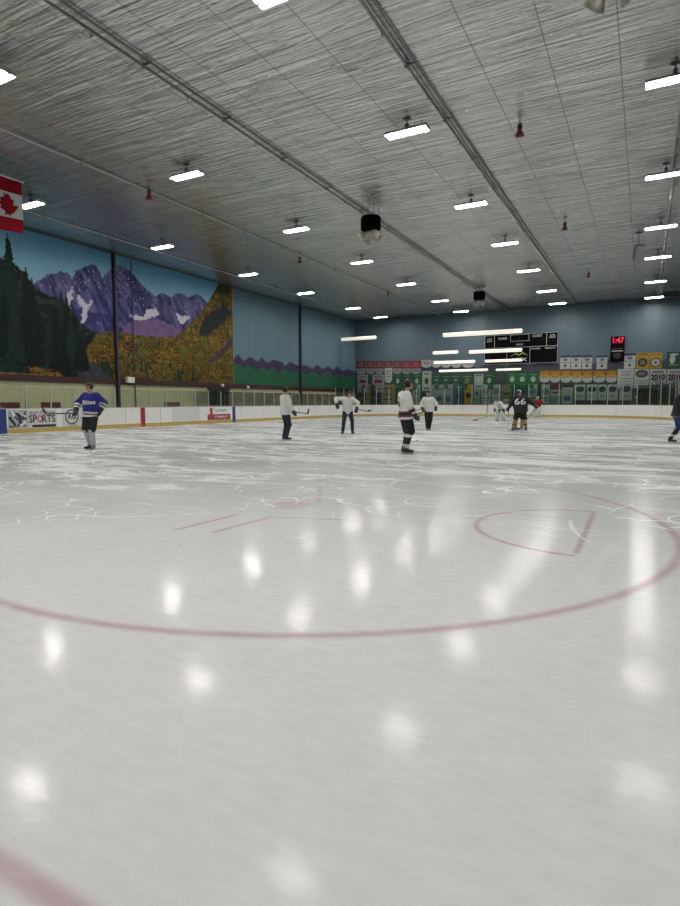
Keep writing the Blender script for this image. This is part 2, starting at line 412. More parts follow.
TREES = [(-5.39,9.21,2.76),(-4.57,7.8,3.09),(-4.29,7.38,3.11),(-2.72,7.13,2.89),(-2.45,6.92,2.9),(-2.07,6.27,2.92),(-4.99,5.97,3.36),(-3.82,5.66,3.24),(-5.71,6.78,3.5),(-3.29,5.38,3.07),(-4.1,6.34,3.12),(-1.73,5.41,3.05),(-5.25,6.54,3.44),(-6.5,8.6,3.4),(-7.4,9.2,3.4),(-8.6,8.8,3.4),(-10,9.3,3.4)]
def mural(Y, Z):
    q = fbm(Y*3, Z*3, 4, 3); q2 = fbm(Y*11, Z*11, 3, 9); q3 = fbm(Y*1.2, Z*1.2, 3, 21)
    jy = Y + (q2-.5)*.16; jz = Z + (fbm(Y*9+40, Z*9, 3, 5)-.5)*.16
    L = lambda r, g, b: np.array(ob(r, g, b, 1.25))
    k = np.clip((Z-6.5)/3.2, 0, 1)[..., None]
    col = L(132,164,178)*(1-k) + L(84,138,166)*k
    def lay(mask, c): 
        nonlocal col
        col = np.where(mask[..., None], c, col)
    ridge = fbm((Y+Z*.45)*4.2, Z*1.3, 4, 31)
    m = inpoly(jy, jz, MOUNT)
    kk = np.clip((ridge-.3)*2.6, 0, 1)[..., None]
    lay(m, L(34,36,76)*(1-kk) + L(82,80,122)*kk)
    lay(m & (ridge > .64) & (q2 > .55), L(104,94,110))
    lay(m & (Z < 6.2) & (q3 < .45), L(46,44,86))
    for s in SN: lay(inpoly(Y+(q2-.5)*.28, Z+(q-.5)*.28, s), L(172,168,178))
    lay(m & (q2 > .72) & (Z > 7.0), L(128,126,144))
    lay(inpoly(jy, jz, LILAC), L(96,74,110)*(.75+.5*q[..., None]))
    g = inpoly(jy, jz, GOLD)
    tex = fbm(Y*7, Z*14, 4, 51)
    a = np.clip((tex-.34)*2.2, 0, 1)[..., None]
    low = np.clip((3.6-Z)/1.2, 0, 1)[..., None]
    cg = (L(50,46,22)*(1-a) + L(136,102,28)*a)*(1-low*.35)
    lay(g, cg)
    lay(g & (fbm(Y*1.6, Z*2.6, 3, 133) > .56), cg*.55)
    lay(g & (fbm(Y*2.4+9, Z*3.6, 3, 137) > .60), np.minimum(.9, cg*1.35))
    lay(g & (q3 > .56), cg*.62 + L(60,62,28)*.2)
    lay(g & (fbm(Y*9, Z*3.2, 3, 71) > .63), L(34,48,32))
    lay(g & (fbm(Y*8, Z*14, 3, 77) > .70), L(120,76,28))
    lay(g & (fbm(Y*4, Z*5, 3, 79) > .66), L(78,80,36))
    lay(inpoly(Y+(q-.5)*.8, Z+(q2-.5)*.6, ROCK), L(26,32,36)*(.4+1.3*q2[..., None]))
    lay(inpoly(jy, jz, PATH), L(54,48,58)*(.7+.6*q2[..., None]))
    lay(g & (Y > 9.2) & (Z > 8.9) & (q > .42), L(46,52,36))
    for i in range(26):   # little spruces on the valley floor
        r = random.Random(i); yc = r.choice((-.9, -.5, -.1, .2, 2.6, 5.2, 6.6, 5.6)) + r.uniform(-.35, .35); zt = r.uniform(3.3, 4.1); w = (zt-Z)*.16
        lay(g & (np.abs(Y-yc) < w) & (Z > zt-.85), L(26,42,32))
    dk = inpoly(jy, jz, DARK)
    b = q2[..., None]
    lay(dk, L(14,21,19)*(.3+b) )
    lay(dk & (q > .56) & (Z > 4.6), L(40,48,48)*.8)
    lay(dk & (Z > 6.0) & (fbm(Y*5, Z*1.6, 3, 87) > .58), L(30,32,24))
    lay(inpoly(jy, jz, SCRUB), L(60,46,24)*(1-a) + L(140,102,40)*a)
    lay(inpoly(jy, jz, STONE), L(48,52,60)*(.5+b))
    for i, (yc, zt, zb) in enumerate(TREES + [(-4.75,6.6,3.2),(-3.45,6.0,3.0),(-3.05,6.5,2.9),(-2.9,5.6,2.9),(-2.25,5.9,2.9),(-1.9,4.9,3.0),(-2.6,4.6,2.8),(-5.1,5.2,3.3),(-4.3,5.0,3.2),(-1.45,4.4,3.0)]):
        hgt = zt-Z; w = np.clip(hgt, 0, 9)**.8*.27*(.55+.38*((hgt*2.6+.15*np.sin(Y*17)) % 1)) + (q2-.5)*.12
        t = (np.abs(Y-yc) < w) & (Z > zb) & (Z < zt)
        c = L(9,17,14) if i % 3 else L(14,32,28)
        lay(t, c*(.1+1.9*fbm(Y*8, Z*16, 3, 90+i)[..., None]))
        lay((np.abs(Y-yc) < .03) & (Z < zt) & (Z > zt-.5), L(14,28,24))
    # dull seams between the painted panels
    return col
def wall_sheet(name, y0, y1, z0, z1, step, fn, off=.02, parent=None, label=None, cat='mural'):
    ny, nz = int((y1-y0)/step)+1, int((z1-z0)/step)+1
    Y, Z = np.meshgrid(np.linspace(y0, y1, ny), np.linspace(z0, z1, nz), indexing='ij')
    col = fn(Y, Z); P = np.stack([np.full(Y.shape, LW+off), Y, Z], -1)
    o = cgrid(name, parent, P, col, PAINT)
    if label: tag(o, label, cat)
    return o
wall_sheet('mountain_mural', -12, 11.05, 2.5, 9.68, .04, mural, label='large landscape mural of purple peaks, golden slopes and dark spruces on the left wall')
ZIG = [(11.05,4.47),(11.64,4.87),(12.22,4.4),(13.09,4.76),(14.1,4.44),(14.5,4.85),(15.29,4.44),(15.99,4.72),(17.28,4.7),(17.86,4.34),(18.63,4.76),(19.89,4.45),(21.21,4.6),(22.25,4.31),(23.14,4.78),(24.06,4.4),(25.2,4.7),(26.18,4.42),(26.99,4.8),(28.03,4.41),(29.3,4.7),(30.92,4.45)]
ZLO = [(11.03,3.89),(11.62,4.2),(12.21,3.82),(12.83,4.21),(13.82,3.7),(14.61,4.14),(15.42,3.78),(15.97,4.12),(16.82,3.68),(17.71,4.14),(18.93,3.8),(20.21,4.16),(21.3,3.75),(22.5,4.15),(23.7,3.8),(25.0,4.15),(26.3,3.8),(27.6,4.12),(29,3.8),(30.92,4.1)]
def frieze(Y, Z):
    zy = np.interp(Y, *zip(*ZIG)); lo = np.interp(Y, *zip(*ZLO))
    col = np.broadcast_to(np.array(ob(92,116,127,1.12)), Y.shape+(3,)).copy()
    col[Z < zy] = ob(56,46,74,1.2); col[Z < lo] = ob(38,82,60,1.2)
    seam = (np.abs((Y+.4) % 1.9-.03) < .03); col[seam] *= .78
    return col
wall_sheet('zigzag_mountain_frieze', 11.08, 30.9, 2.5, 9.68, .055, frieze, label='pale blue wall painting of a purple zigzag ridge over green, beyond the landscape mural')
# the same frieze runs on behind the banners of the end wall
def end_frieze():
    mb = MB(); x = -2.58; pts = []; i = 0
    while x < 28.6:
        pts.append((x, 4.45 if i % 2 else 4.05)); x += random.uniform(.9, 1.5); i += 1
    pts.append((28.6, 4.2)); n = len(pts); y = EW-.012
    mb.add([(a, y, z+.45) for a, z in pts] + [(a, y, z-.15) for a, z in pts], [(i, i+1, n+i+1, n+i) for i in range(n-1)], 0)
    mb.add([(a, y, z-.15) for a, z in pts] + [(a, y, 1.0) for a, z in pts], [(i, i+1, n+i+1, n+i) for i in range(n-1)], 1)
    return mb
tag(end_frieze().build('zigzag_mountain_frieze', [mat('frieze_purple', ob(52,54,68)), mat('frieze_green', ob(32,52,46))], recalc=False), 'purple zigzag ridge over green painted across the end wall behind the banners', 'mural')
# maroon ledge trim under the murals
struct(MB().bx(LW, LW+.12, NW, EW, 2.36, 2.66).build('trim_1', mat('maroon_trim', ob(54,20,22), .6)), 'maroon ledge running below the murals', 'trim')
struct(MB().bx(LW, LW+.10, NW, EW, H-.10, H).build('trim_2', mat('dull_edge_trim', ob(60,74,84))))
struct(MB().bx(LW, RW, EW-.10, EW, H-.10, H).build('trim_3', MATS['dull_edge_trim']))
# steel columns against the left wall
for y, lab in ((.55, 'dark steel column in front of the mountain mural'), (20.1, 'dark steel column against the zigzag ridge painting')):
    mb = MB().bx(LW+.02, LW+.05, y-.07, y+.07, 0, H).bx(LW+.05, LW+.2, y-.012, y+.012, 0, H).bx(LW+.2, LW+.23, y-.07, y+.07, 0, H)
    mb.bx(LW+.02, LW+.26, y-.18, y+.18, -.1, .02).bx(LW+.02, LW+.26, y-.18, y+.18, H-.06, H)
    struct(mb.build('column', mat('column_paint', ob(44,46,58), .5)), lab, 'column')
p = thing('wall_pipe', 'thin pipe running down the mural just right of the column', 'pipe', (LW+.1, 1.82, 0))
MB().tube([(0,0,.2),(0,0,H-.1)], .035).build('pipe', mat('pipe_blue', ob(66,72,90)), p, True)
for z in (1.5, 4.2, 6.9): MB().box((-.03,0,z),(.1,.12,.03)).build('pipe_clamp', MATS['pipe_blue'], p)
# small fittings on the ledge
o = MB().box((0,0,0),(.2,.5,.34)).build('box', mat('white_plastic', (.75,.75,.72), .4), None, bevel=.02); o.name = 'junction_box'; o.location = (LW+.23, 1.35, 2.62)
tag(o, 'small white box fixed to the maroon ledge beside the column', 'box')
for y, z, lab in ((9.6, 2.52, 'round white lamp on the ledge above the doorway'), (12.55, 2.45, 'round white lamp on the ledge right of the doorway')):
    t = thing('wall_lamp', lab, 'lamp', (LW+.12, y, z), 0, 'lamps on the ledge')
    MB().tube([(0,0,0),(.05,0,0)], .12, 14).build('base', MATS['white_plastic'], t, True)
    MB().ell((.09,0,0),(.09,.11,.11)).build('globe', mat('lamp_globe', (.8,.8,.74), .3), t, True)
# ---------------------------------------------------------------- dasher boards, kick plates, glass
WHITE_B = mat('white_board', (.80,.80,.77), .35, noise=.06, scale=1.2)
YEL = mat('yellow_kick', (.50,.36,.10), .45)
CAPM = mat('board_cap', (.55,.56,.55), .4)
SEAMM = mat('board_seam', (.30,.30,.29), .6)
ALU = mat('aluminium', (.62,.64,.63), .35, .7)
def glass_mat():
    m = bpy.data.materials.new('plexiglass'); m.use_nodes = True; nt = m.node_tree
    nt.nodes.remove(nt.nodes['Principled BSDF']); o = nt.nodes['Material Output']
    t = nt.nodes.new('ShaderNodeBsdfTransparent'); t.inputs['Color'].default_value = (.90,.94,.91,1)
    g = nt.nodes.new('ShaderNodeBsdfGlossy'); g.inputs['Roughness'].default_value = .06
    f = nt.nodes.new('ShaderNodeFresnel'); f.inputs['IOR'].default_value = 1.35
    mu = nt.nodes.new('ShaderNodeMath'); mu.operation = 'MULTIPLY'; mu.inputs[1].default_value = .8
    mx = nt.nodes.new('ShaderNodeMixShader')
    nt.links.new(f.outputs[0], mu.inputs[0]); nt.links.new(mu.outputs[0], mx.inputs[0]); nt.links.new(t.outputs[0], mx.inputs[1]); nt.links.new(g.outputs[0], mx.inputs[2])
    nt.links.new(mx.outputs[0], o.inputs['Surface']); return m
GLASS = glass_mat()
def strip(mb, path, off0, off1, z0, z1, mi=0):
    """solid band along a path of (x,y); offsets are measured outward (to the right of travel)"""
    n = len(path); L, R = [], []
    for i, (x, y) in enumerate(path):
        a = path[max(i-1, 0)]; b = path[min(i+1, n-1)]
        d = Vector((b[0]-a[0], b[1]-a[1])).normalized(); nx, ny = d.y, -d.x
        L.append((x+nx*off0, y+ny*off0)); R.append((x+nx*off1, y+ny*off1))
    rings = [[(*L[i], z0), (*R[i], z0), (*R[i], z1), (*L[i], z1)] for i in range(n)]
    return mb.loft(rings, mi)
def plen(path): return sum(math.dist(path[i], path[i+1]) for i in range(len(path)-1))
def at_len(path, s):
    for i in range(len(path)-1):
        l = math.dist(path[i], path[i+1])
        if s <= l or i == len(path)-2:
            t = s/l; a, b = path[i], path[i+1]
            return (a[0]+(b[0]-a[0])*t, a[1]+(b[1]-a[1])*t), Vector((b[0]-a[0], b[1]-a[1])).normalized()
        s -= l
def sub(path, s0, s1, n):
    return [at_len(path, s0+(s1-s0)*i/n)[0] for i in range(n+1)]
def boards(name, label, path, gtop, pane, stripes=()):
    t = thing(name, label, 'rink boards', (*path[0], 0)); ox, oy = path[0]
    path = [(x-ox, y-oy) for x, y in path]; L = plen(path); fine = sub(path, 0, L, max(2, int(L/.7)))
    strip(MB(), fine, 0, .11, .2, 1.04).build('board_panel', WHITE_B, t)
    strip(MB(), fine, -.014, .11, 0, .2).build('kick_plate', YEL, t)
    strip(MB(), fine, -.012, .125, 1.04, 1.07).build('cap_rail', CAPM, t)
    s = 1.2; seamlist = []
    while s < L-.3:
        (x, y), d = at_len(path, s); R = Matrix.Rotation(math.atan2(d.y, d.x), 3, 'Z')
        MB().box((x, y, .62), (.018, .012, .84), R).build('seam_strip', SEAMM, t); s += 2.44
    n = max(1, round(L/pane)); w = L/n
    for i in range(n):
        strip(MB(), sub(path, i*w+.02, (i+1)*w-.02, 3), .05, .062, 1.07, gtop).build('glass_pane', GLASS, t)
    for i in range(n+1):
        (x, y), d = at_len(path, min(i*w, L-1e-3)); R = Matrix.Rotation(math.atan2(d.y, d.x), 3, 'Z')
        MB().box((x+d.y*.056, y-d.x*.056, (1.07+gtop)/2), (.035, .06, gtop-1.07), R).build('stanchion', ALU, t)
    for s, w_, m, nm in stripes:
        strip(MB(), sub(path, s-w_/2, s+w_/2, 1), -.018, .0, .0, 1.045).build(nm, m, t)
    return t
REDP = mat('red_paint', ob(130,34,40,1.5), .4); BLUP = mat('blue_paint', ob(32,46,104,1.4), .4)
arc = lambda cx, cy, a0, a1: [(cx+8.5*math.cos(math.radians(a0+(a1-a0)*i/16)), cy+8.5*math.sin(math.radians(a0+(a1-a0)*i/16))) for i in range(17)]
# anticlockwise travel keeps the outside on the right hand
boards('rink_boards', 'long white side boards with yellow kick plate in front of the mountain mural', [(0,22),(0,-22)], 2.02, 1.19,
       [(22, .3, REDP, 'red_line_mark'), (22-7.77, .3, BLUP, 'blue_line_mark'), (22+7.77, .55, BLUP, 'blue_line_mark')])
boards('rink_boards', 'curved white boards in the far corner between mural wall and end wall', arc(8.5, 22, 90, 180), 2.6, 1.33)
boards('rink_boards', 'white end boards behind the far goal below the banners', [(17.4,30.5),(8.5,30.5)], 2.9, 1.27)
boards('rink_boards', 'curved white boards in the far corner at the right edge', arc(17.4, 22, 0, 90), 2.6, 1.33)
boards('rink_boards', 'straight white boards running away along the right side of the ice', [(25.9,0),(25.9,22)], 2.02, 1.22)

# adverts fixed on the left boards: built flat against x = 0, facing +X
def WM(y, z, x=.012):   # local x -> +Y (reads left to right from the ice), local y -> z, out -> +X
    return Matrix(((0,0,1,x),(1,0,0,y),(0,1,0,z),(0,0,0,1)))
BLK = mat('black_print', (.02,.02,.022), .5); WHT = mat('white_print', (.78,.78,.76), .5); REDT = mat('red_print', (.45,.05,.05), .5)
GRYP = mat('grey_print', (.33,.34,.36), .5)
def advert(y0, y1, z0, z1, m, label):
    t = thing('board_advert', label, 'advert', (.0,(y0+y1)/2,(z0+z1)/2), 0, 'adverts on the side boards')
    MB().box((.009,0,0),(.012,y1-y0,z1-z0)).build('sheet', m, t); return t
# hockey picture
t = advert(-7.42, -6.55, .22, 1.0, mat('ad_grey', (.38,.39,.42), .5), 'dark advert picture of crossed hockey sticks beside the sports lettering')
mb = MB()
for a, b, w in (((-.34,.3),(.3,-.33),.07), ((.36,.33),(-.05,-.36),.06), ((-.05,.3),(.1,.05),.16), ((-.4,.1),(-.12,-.3),.12), ((.02,.0),(.38,.02),.08), ((-.42,-.3),(-.22,-.36),.06)):
    a, b = Vector(a), Vector(b); dd = b-a; mb.box((.019, (a.x+b.x)/2, (a.y+b.y)/2), (.006, dd.length, w), Matrix.Rotation(math.atan2(dd.y, dd.x), 3, 'X'))
mb.build('dark_figure', BLK, t)
mb = MB()
for a, b, w in (((-.1,.36),(.34,.1),.04), ((-.3,.36),(-.16,.12),.1), ((.1,-.3),(.34,-.12),.09)):
    a, b = Vector(a), Vector(b); dd = b-a; mb.box((.021, (a.x+b.x)/2, (a.y+b.y)/2), (.006, dd.length, w), Matrix.Rotation(math.atan2(dd.y, dd.x), 3, 'X'))
mb.build('light_stroke', WHT, t)
t = advert(-6.53, -5.15, .2, 1.0, mat('ad_white', (.60,.60,.60), .5), 'black and white advert reading PLAY IT AGAIN SPORTS')
lettering('small_lettering', 'PLAY IT AGAIN', .2, BLK, t, WM(0, .25), 1.2, .004)
a = lettering('main_lettering', 'SP  RTS', .46, BLK, t, WM(-.02, -.02), 1.28, .012)
lettering('red_letter', 'O', .44, REDT, t, WM(-.14, -.02, .02), .24, .012)
MB().box((.018,.06,-.32),(.006,1.15,.12)).build('black_bar', BLK, t)
t = advert(-4.86, -3.35, .2, .98, mat('ad_pale', (.60,.64,.62), .5), 'pale advert with a black ring emblem behind the blue-jersey skater')
mb = MB()
rings = [[Vector((.019, -.25+math.cos(2*PI*k/28)*r, .06+math.sin(2*PI*k/28)*r)) for k in range(28)] for r in (.3, .36)]
mb.loft(rings, cap=False); mb.build('ring', BLK, t, recalc=False)
lettering('emblem_lettering', 'AG', .34, BLK, t, WM(-.25, .06), .46, .01)
MB().box((.018,-.2,-.33),(.006,.5,.05)).build('caption_bar', GRYP, t)
MB().box((.018,.42,.0),(.006,.5,.06)).build('caption_bar', GRYP, t)
t = advert(5.15, 7.4, .2, 1.02, WHT, 'advert with a red lower half beside the blue line on the side boards')
MB().box((.018,0,-.21),(.006,2.2,.36)).build('red_half', mat('ad_red', (.32,.03,.04), .5), t)
lettering('lettering', 'Lambert', .3, mat('ad_green', (.1,.25,.22), .5), t, WM(.15, .22), 1.2, .004)
lettering('white_lettering', 'FAMILY', .2, WHT, t, WM(.2, -.2, .02), 1.3, .002)
MB().box((.02,-.75,.1),(.006,.26,.55)).build('red_mark', REDT, t)
t = advert(2.2, 4.5, .22, 1.02, mat('ad_faint', (.66,.67,.65), .5), 'faint pale grey advert sheet between the red line and the red advert')
# benches behind the left boards
for y, w, lab in ((-6.7,1.0,'red bench back behind the sports advert'), (-4.66,1.0,'red bench back behind the blue-jersey skater'), (3.25,1.2,'red bench back behind the faint grey advert')):
    t = thing('player_bench', lab, 'bench', (-.95, y, -.11), 0, 'benches behind the side boards')
    m = mat('bench_red', ob(110,52,50), .5)
    MB().box((-.1,0,1.3),(.06,w,.3)).build('backrest', m, t, bevel=.01)
    MB().box((.15,0,.62),(.4,w,.05)).build('seat', m, t, bevel=.01)
    for sy in (-1, 1): MB().box((.1,sy*w*.42,.6),(.3,.05,1.2)).build('leg', ALU, t)

# ---------------------------------------------------------------- goals and puck
def goal(loc, rz, label):
    t = thing('hockey_goal', label, 'goal', loc, rz)
    red = mat('goal_red', ob(84,44,42,1.3), .5)
    MB().tube([(-.915,0,.0),(-.915,0,1.17),(-.88,0,1.22),(.88,0,1.22),(.915,0,1.17),(.915,0,.0)], .03).build('goal_frame', red, t, True)
    base = [(.915,0,.03)] + [(math.cos(a)*.95, .25+math.sin(a)*.85, .03) for a in [PI*i/12 for i in range(13)]] + [(-.915,0,.03)]
    MB().tube(base, .025, 8).build('base_bar', mat('goal_white', (.7,.7,.7), .4), t, True)
    MB().tube([(-.88,0,1.22),(-.6,.55,1.18),(.6,.55,1.18),(.88,0,1.22)], .02, 8).build('top_bar', MATS['goal_white'], t, True)
    # net of cords
    mb = MB(); top = [(-.88,0,1.22)] + [(-.6+1.2*i/10,.55,1.18) for i in range(11)] + [(.88,0,1.22)]
    bot = list(reversed(base))
    def along(P, s):
        L = sum(math.dist(P[i],P[i+1]) for i in range(len(P)-1)); s *= L
        for i in range(len(P)-1):
            l = math.dist(P[i],P[i+1])
            if s <= l+1e-9: return Vector(P[i]).lerp(Vector(P[i+1]), s/l)
            s -= l
        return Vector(P[-1])
    for i in range(31): mb.tube([along(top, i/30), along(bot, i/30)], .004, 4)
    for j in range(1, 12):
        mb.tube([along(top, i/16).lerp(along(bot, i/16), j/12) for i in range(17)], .004, 4)
    for i in range(1, 10): mb.tube([(-.6+1.2*i/10,.55,1.18), (-.88+1.76*i/10,0,1.22)], .004, 4)
    mb.build('net', mat('net_cord', (.75,.75,.75), .8), t)
    return t
goal((12.95, 27.1, 0), 0, 'red framed hockey goal with white net at the far end boards')
o = MB().tube([(0,0,.002),(0,0,.006),(0,0,.022),(0,0,.026)], [.036,.0381,.0381,.036], 20).build('hockey_puck', BLK, None); o.location = (17.2, -4.0, 0)
tag(o, 'small black puck lying on the ice right of the striped-sock skater', 'puck')
# ---------------------------------------------------------------- ceiling lights
LENS = mat('light_tube', (.9,.9,.9), .4, emit=(1.0,.975,.93), strength=LIGHT)
HOUS = mat('light_housing', (.36,.36,.355), .6); DKM = mat('dark_metal', (.05,.05,.05), .5)
rowname = {0:'along the mural wall', 1:'second from the mural wall', 2:'third from the mural wall', 3:'at the right edge'}
ordn = ['nearest the end wall','second from the end wall','third from the end wall','fourth from the end wall','fifth from the end wall','sixth from the end wall','seventh from the end wall','eighth from the end wall','ninth from the end wall']
LX = [1.7, 9.35, 17.4, 24.3]; LYS = [[27.7,21.9,14.2,7.3,.1,-7.05,-14.0,-20.8,-27.6],[28.0,22.05,14.8,7.85,.9,-6.3,-13.1,-19.9,-26.6],[27.8,21.9,14.6,7.9,1.45,-5.65,-12.2,-19.2,-26.2],[28.5,22.0,14.7,8.5,1.7,-5.1,-12.0,-18.9,-25.8]]
proto = None
def make_light(skirt=True):
    t = thing('ceiling_light', 'x', 'light')
    # housing: shallow inverted tray, with the two tubes underneath
    mb = MB(); prof = [(-.18,-.05),(-.185,-.04),(-.15,.01),(-.08,.05),(.08,.05),(.15,.01),(.185,-.04),(.18,-.05),(.13,-.005),(-.13,-.005)]
    mb.loft([[(x, y, z) for y, z in prof] for x in (-.64, .64)]); 
    if skirt:      # side and end skirts flush with the tubes
        for s in (-1, 1): mb.bx(-.645, .645, s*.182-.006, s*.182+.006, -.077, -.04); mb.bx(s*.645-.006, s*.645+.006, -.185, .185, -.077, .02)
        mb.bx(-.64, .64, -.028, .028, -.086, .0)
    mb.build('housing', HOUS, t)
    for s in (-1, 1):
        MB().tube([(-.60, s*.095, -.045), (.60, s*.095, -.045)], .034, 8).build('light_tube', LENS, t, True)
    MB().box((0,0,.13),(.1,.1,.09)).tube([(0,0,.17),(0,0,.33)], .02, 8).box((0,0,.32),(.22,.12,.02)).build('mounting_stem', DKM, t)
    return t
proto = make_light()
for r, x in enumerate(LX):
    for k, y in enumerate(LYS[r]):
        o = proto if (r, k) == (0, 0) else copy_tree(proto)
        o.location = (x, y, H-.33)
        tag(o, 'twin-tube ceiling light in the row %s, %s' % (rowname[r], ordn[k]), 'light', 'twin-tube ceiling lights')
# glass reflections of lights, added as glowing bars in front of the end wall
BARM = mat('reflection_glow', (.9,.88,.8), .4, emit=(1.0,.93,.80), strength=.62)  # glow stands for reflected light; the bars are no lamps
BARS = [(-2.45,1.27,7.44,.33,'bar of reflected light at the left, in front of the mural corner'),
 (7.84,14.69,7.27,.38,'longest and highest bar of reflected light, left of and across the scoreboard'),
 (7.1,9.39,5.7,.30,'short bar of reflected light below the left end of the longest one'),
 (10.36,14.81,5.64,.32,'bar of reflected light crossing the middle of the scoreboard'),
 (7.37,11.03,4.79,.26,'bar of reflected light over the white pennants'),
 (11.89,14.93,4.77,.24,'bar of reflected light crossing the foot of the scoreboard'),
 (8.01,12.27,4.02,.21,'lowest long bar of reflected light, over the dark green banners'),
 (12.94,14.96,3.99,.19,'short lowest bar of reflected light just under the scoreboard')]
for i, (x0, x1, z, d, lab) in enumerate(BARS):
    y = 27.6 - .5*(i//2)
    t = thing('reflection_bar', lab, 'light', ((x0+x1)/2, y, z), 0, 'glass reflections built as bars'); w = (x1-x0)/2
    MB().tube([(-w,0,0),(-w+.06,0,0),(w-.06,0,0),(w,0,0)], [d*.3,d*.48,d*.48,d*.3], 14).build('reflection_tube', BARM, t, True)
    for s in (-.8, .8): MB().tube([(s*w,0,d*.45),(s*w,0,H-z)], .003, 5).build('added_wire', mat('grey_wire', (.05,.06,.07), .7), t)  # wires made up to carry the reflection bars

# ---------------------------------------------------------------- pipes under the ceiling
GP = mat('grey_pipe', (.20,.20,.195), .7, .0)
def pipe_run(x, label, dbl=.0, y0=NW, y1=EW, r=.038, gm=GP):
    t = thing('ceiling_pipe', label, 'pipe', (x, 0, H), 0, 'pipes under the ceiling')
    MB().tube([(0,y0,-.11),(0,y1,-.11)], r, 10).build('pipe', gm, t, True)
    if dbl: MB().tube([(dbl,y0,-.06),(dbl,y1,-.06)], .022, 8).build('conduit', gm, t, True)
    y = y0+1.8; k = 0
    while y < y1-1:
        mb = MB().tube([(0,y,-.11),(0,y,0)], .012, 6).box((0,y,-.11),(.11,.05,.10))
        if dbl: mb.box((dbl/2,y,-.1),(abs(dbl)+.1,.05,.03))
        mb.build('pipe_hanger', mat('hanger_dark', (.12,.12,.12), .5), t); y += 3.05
        k += 1
        if dbl: MB().tube([(0,y-1.5,-.11),(0,y-1.5,-.24)], .02, 6).build('sprinkler_head', MATS['hanger_dark'], t)
pipe_run(18.45, 'double pipe running away along the ceiling, right of the centre of the photo', .19)
pipe_run(12.72, 'double pipe running along the ceiling over the black speaker clusters', .21)
pipe_run(24.55, 'double pipe along the ceiling at the right edge', .18)
pipe_run(6.45, 'single pipe along the ceiling over the red horns on the left', 0, r=.035, gm=mat('pale_pipe', (.42,.42,.40), .7, .0))
pipe_run(0.0, 'single pale pipe along the ceiling nearest the mural wall', 0, r=.035, gm=MATS['pale_pipe'])

# ---------------------------------------------------------------- speaker clusters
BEI = mat('horn_beige', (.42,.39,.34), .5); BOXB = mat('speaker_black', (.004,.004,.004), .9, spec=.0)
def cluster(loc, label, rz=0.):
    t = thing('speaker_cluster', label, 'speaker', loc, rz, 'speaker clusters under the ceiling')
    rings = []
    for z, r in ((0,.40),(.04,.43),(.52,.43),(.56,.40)):
        rings.append([(r*math.cos(PI/8+2*PI*k/8), r*math.sin(PI/8+2*PI*k/8), z) for k in range(8)])
    MB().loft(rings).build('speaker_box', BOXB, t)
    for k in range(4):
        a = PI/4 + k*PI/2; d = Vector((math.cos(a), math.sin(a), -.75)).normalized(); p0 = Vector((math.cos(a)*.12, math.sin(a)*.12, -.05))
        h = MB().tube([p0, p0+d*.16, p0+d*.28, p0+d*.40, p0+d*.37, p0+d*.2], [.05,.08,.14,.22,.20,.06], 14).build('horn', BEI, t, True)
        MB().ell(p0+d*.22, (.06,.06,.06)).build('horn_driver', DKM, h, True)
    MB().ell((0,0,-.10),(.13,.13,.12)).build('centre_driver', BEI, t, True)
    for sx in (-1, 1):
        for sy in (-1, 1): MB().tube([(sx*.26,sy*.26,.54),(sx*.26,sy*.26,H-loc[2])], .012, 6).build('hanging_rod', DKM, t)
    return t
cluster((13.38, .45, 8.60), 'black speaker box with four beige horns hanging above the middle of the ice')
cluster((12.9, 20.4, 8.85), 'black speaker box with beige horns hanging close to the end wall')
cluster((23.12, -10.0, 9.08), 'speaker cluster seen from below at the top right edge')
# floodlit projector-like speakers on the right
t = thing('tilted_speaker', 'grey and white speaker tilted down on a bracket near the right pipe', 'speaker', (23.4, 10.4, 8.72), .3)
R = Matrix.Rotation(.6, 3, 'X')
MB().box((0,0,0),(.42,.34,.72), R).build('speaker_box', mat('dark_grey_box', (.08,.08,.08), .5), t, bevel=.03)
MB().box(R @ Vector((0,-.18,.0)),(.36,.02,.64), R).build('grille', mat('pale_grille', (.10,.10,.095), .6), t)
MB().tube([(0,.05,.2),(0,.05,H-8.72)], .02, 8).box((0,.05,H-8.74),(.3,.2,.03)).build('bracket', DKM, t)
t = thing('unit_heater', 'dark heater box hanging in the right corner of the end wall', 'heater', (25.35, 27.1, 9.12), 0)
MB().box((0,0,.12),(.95,.5,.42)).build('heater_box', mat('heater_dark', (.035,.04,.045), .5), t, bevel=.03)
mb = MB()
for i in range(6): mb.box((0,-.26,-.04+i*.065),(.8,.02,.025), Matrix.Rotation(.5,3,'X'))
mb.build('louvre', DKM, t)
for sx in (-.4, .4): MB().tube([(sx,0,.32),(sx,0,H-9.12)], .01, 6).build('hanging_rod', DKM, t)
# red horns
REDH = mat('horn_red', ob(110,24,20,1.1), .5)
for x, y, lab in ((20.35,-4.03,'largest red horn, hanging near the middle of the ceiling on the right'),(6.64,-5.47,'red horn hanging over the left side between two ceiling lights'),(6.39,5.94,'small red horn left of the black speaker cluster'),
    (20.4,6.5,'red horn hanging right of the third light row, second from the top'),(20.5,18.05,'smallest red horn high on the right, near the end wall'),(6.67,17.87,'faint red horn beyond the black speaker cluster, near the end wall')):
    t = thing('ceiling_horn', lab, 'horn', (x, y, H-.48), 0, 'red horns under the ceiling')
    MB().tube([(0,0,.0),(0,0,.02),(0,0,.16),(0,0,.2),(0,0,.22)], [.13,.13,.065,.06,.04], 14).build('horn_bell', REDH, t, True)
    MB().tube([(0,0,.2),(0,0,.34)], .075, 12).build('horn_body', mat('horn_dark_red', ob(60,22,20,1.), .5), t, True)
    MB().tube([(0,0,.33),(0,0,.48)], .014, 6).build('drop_rod', DKM, t)

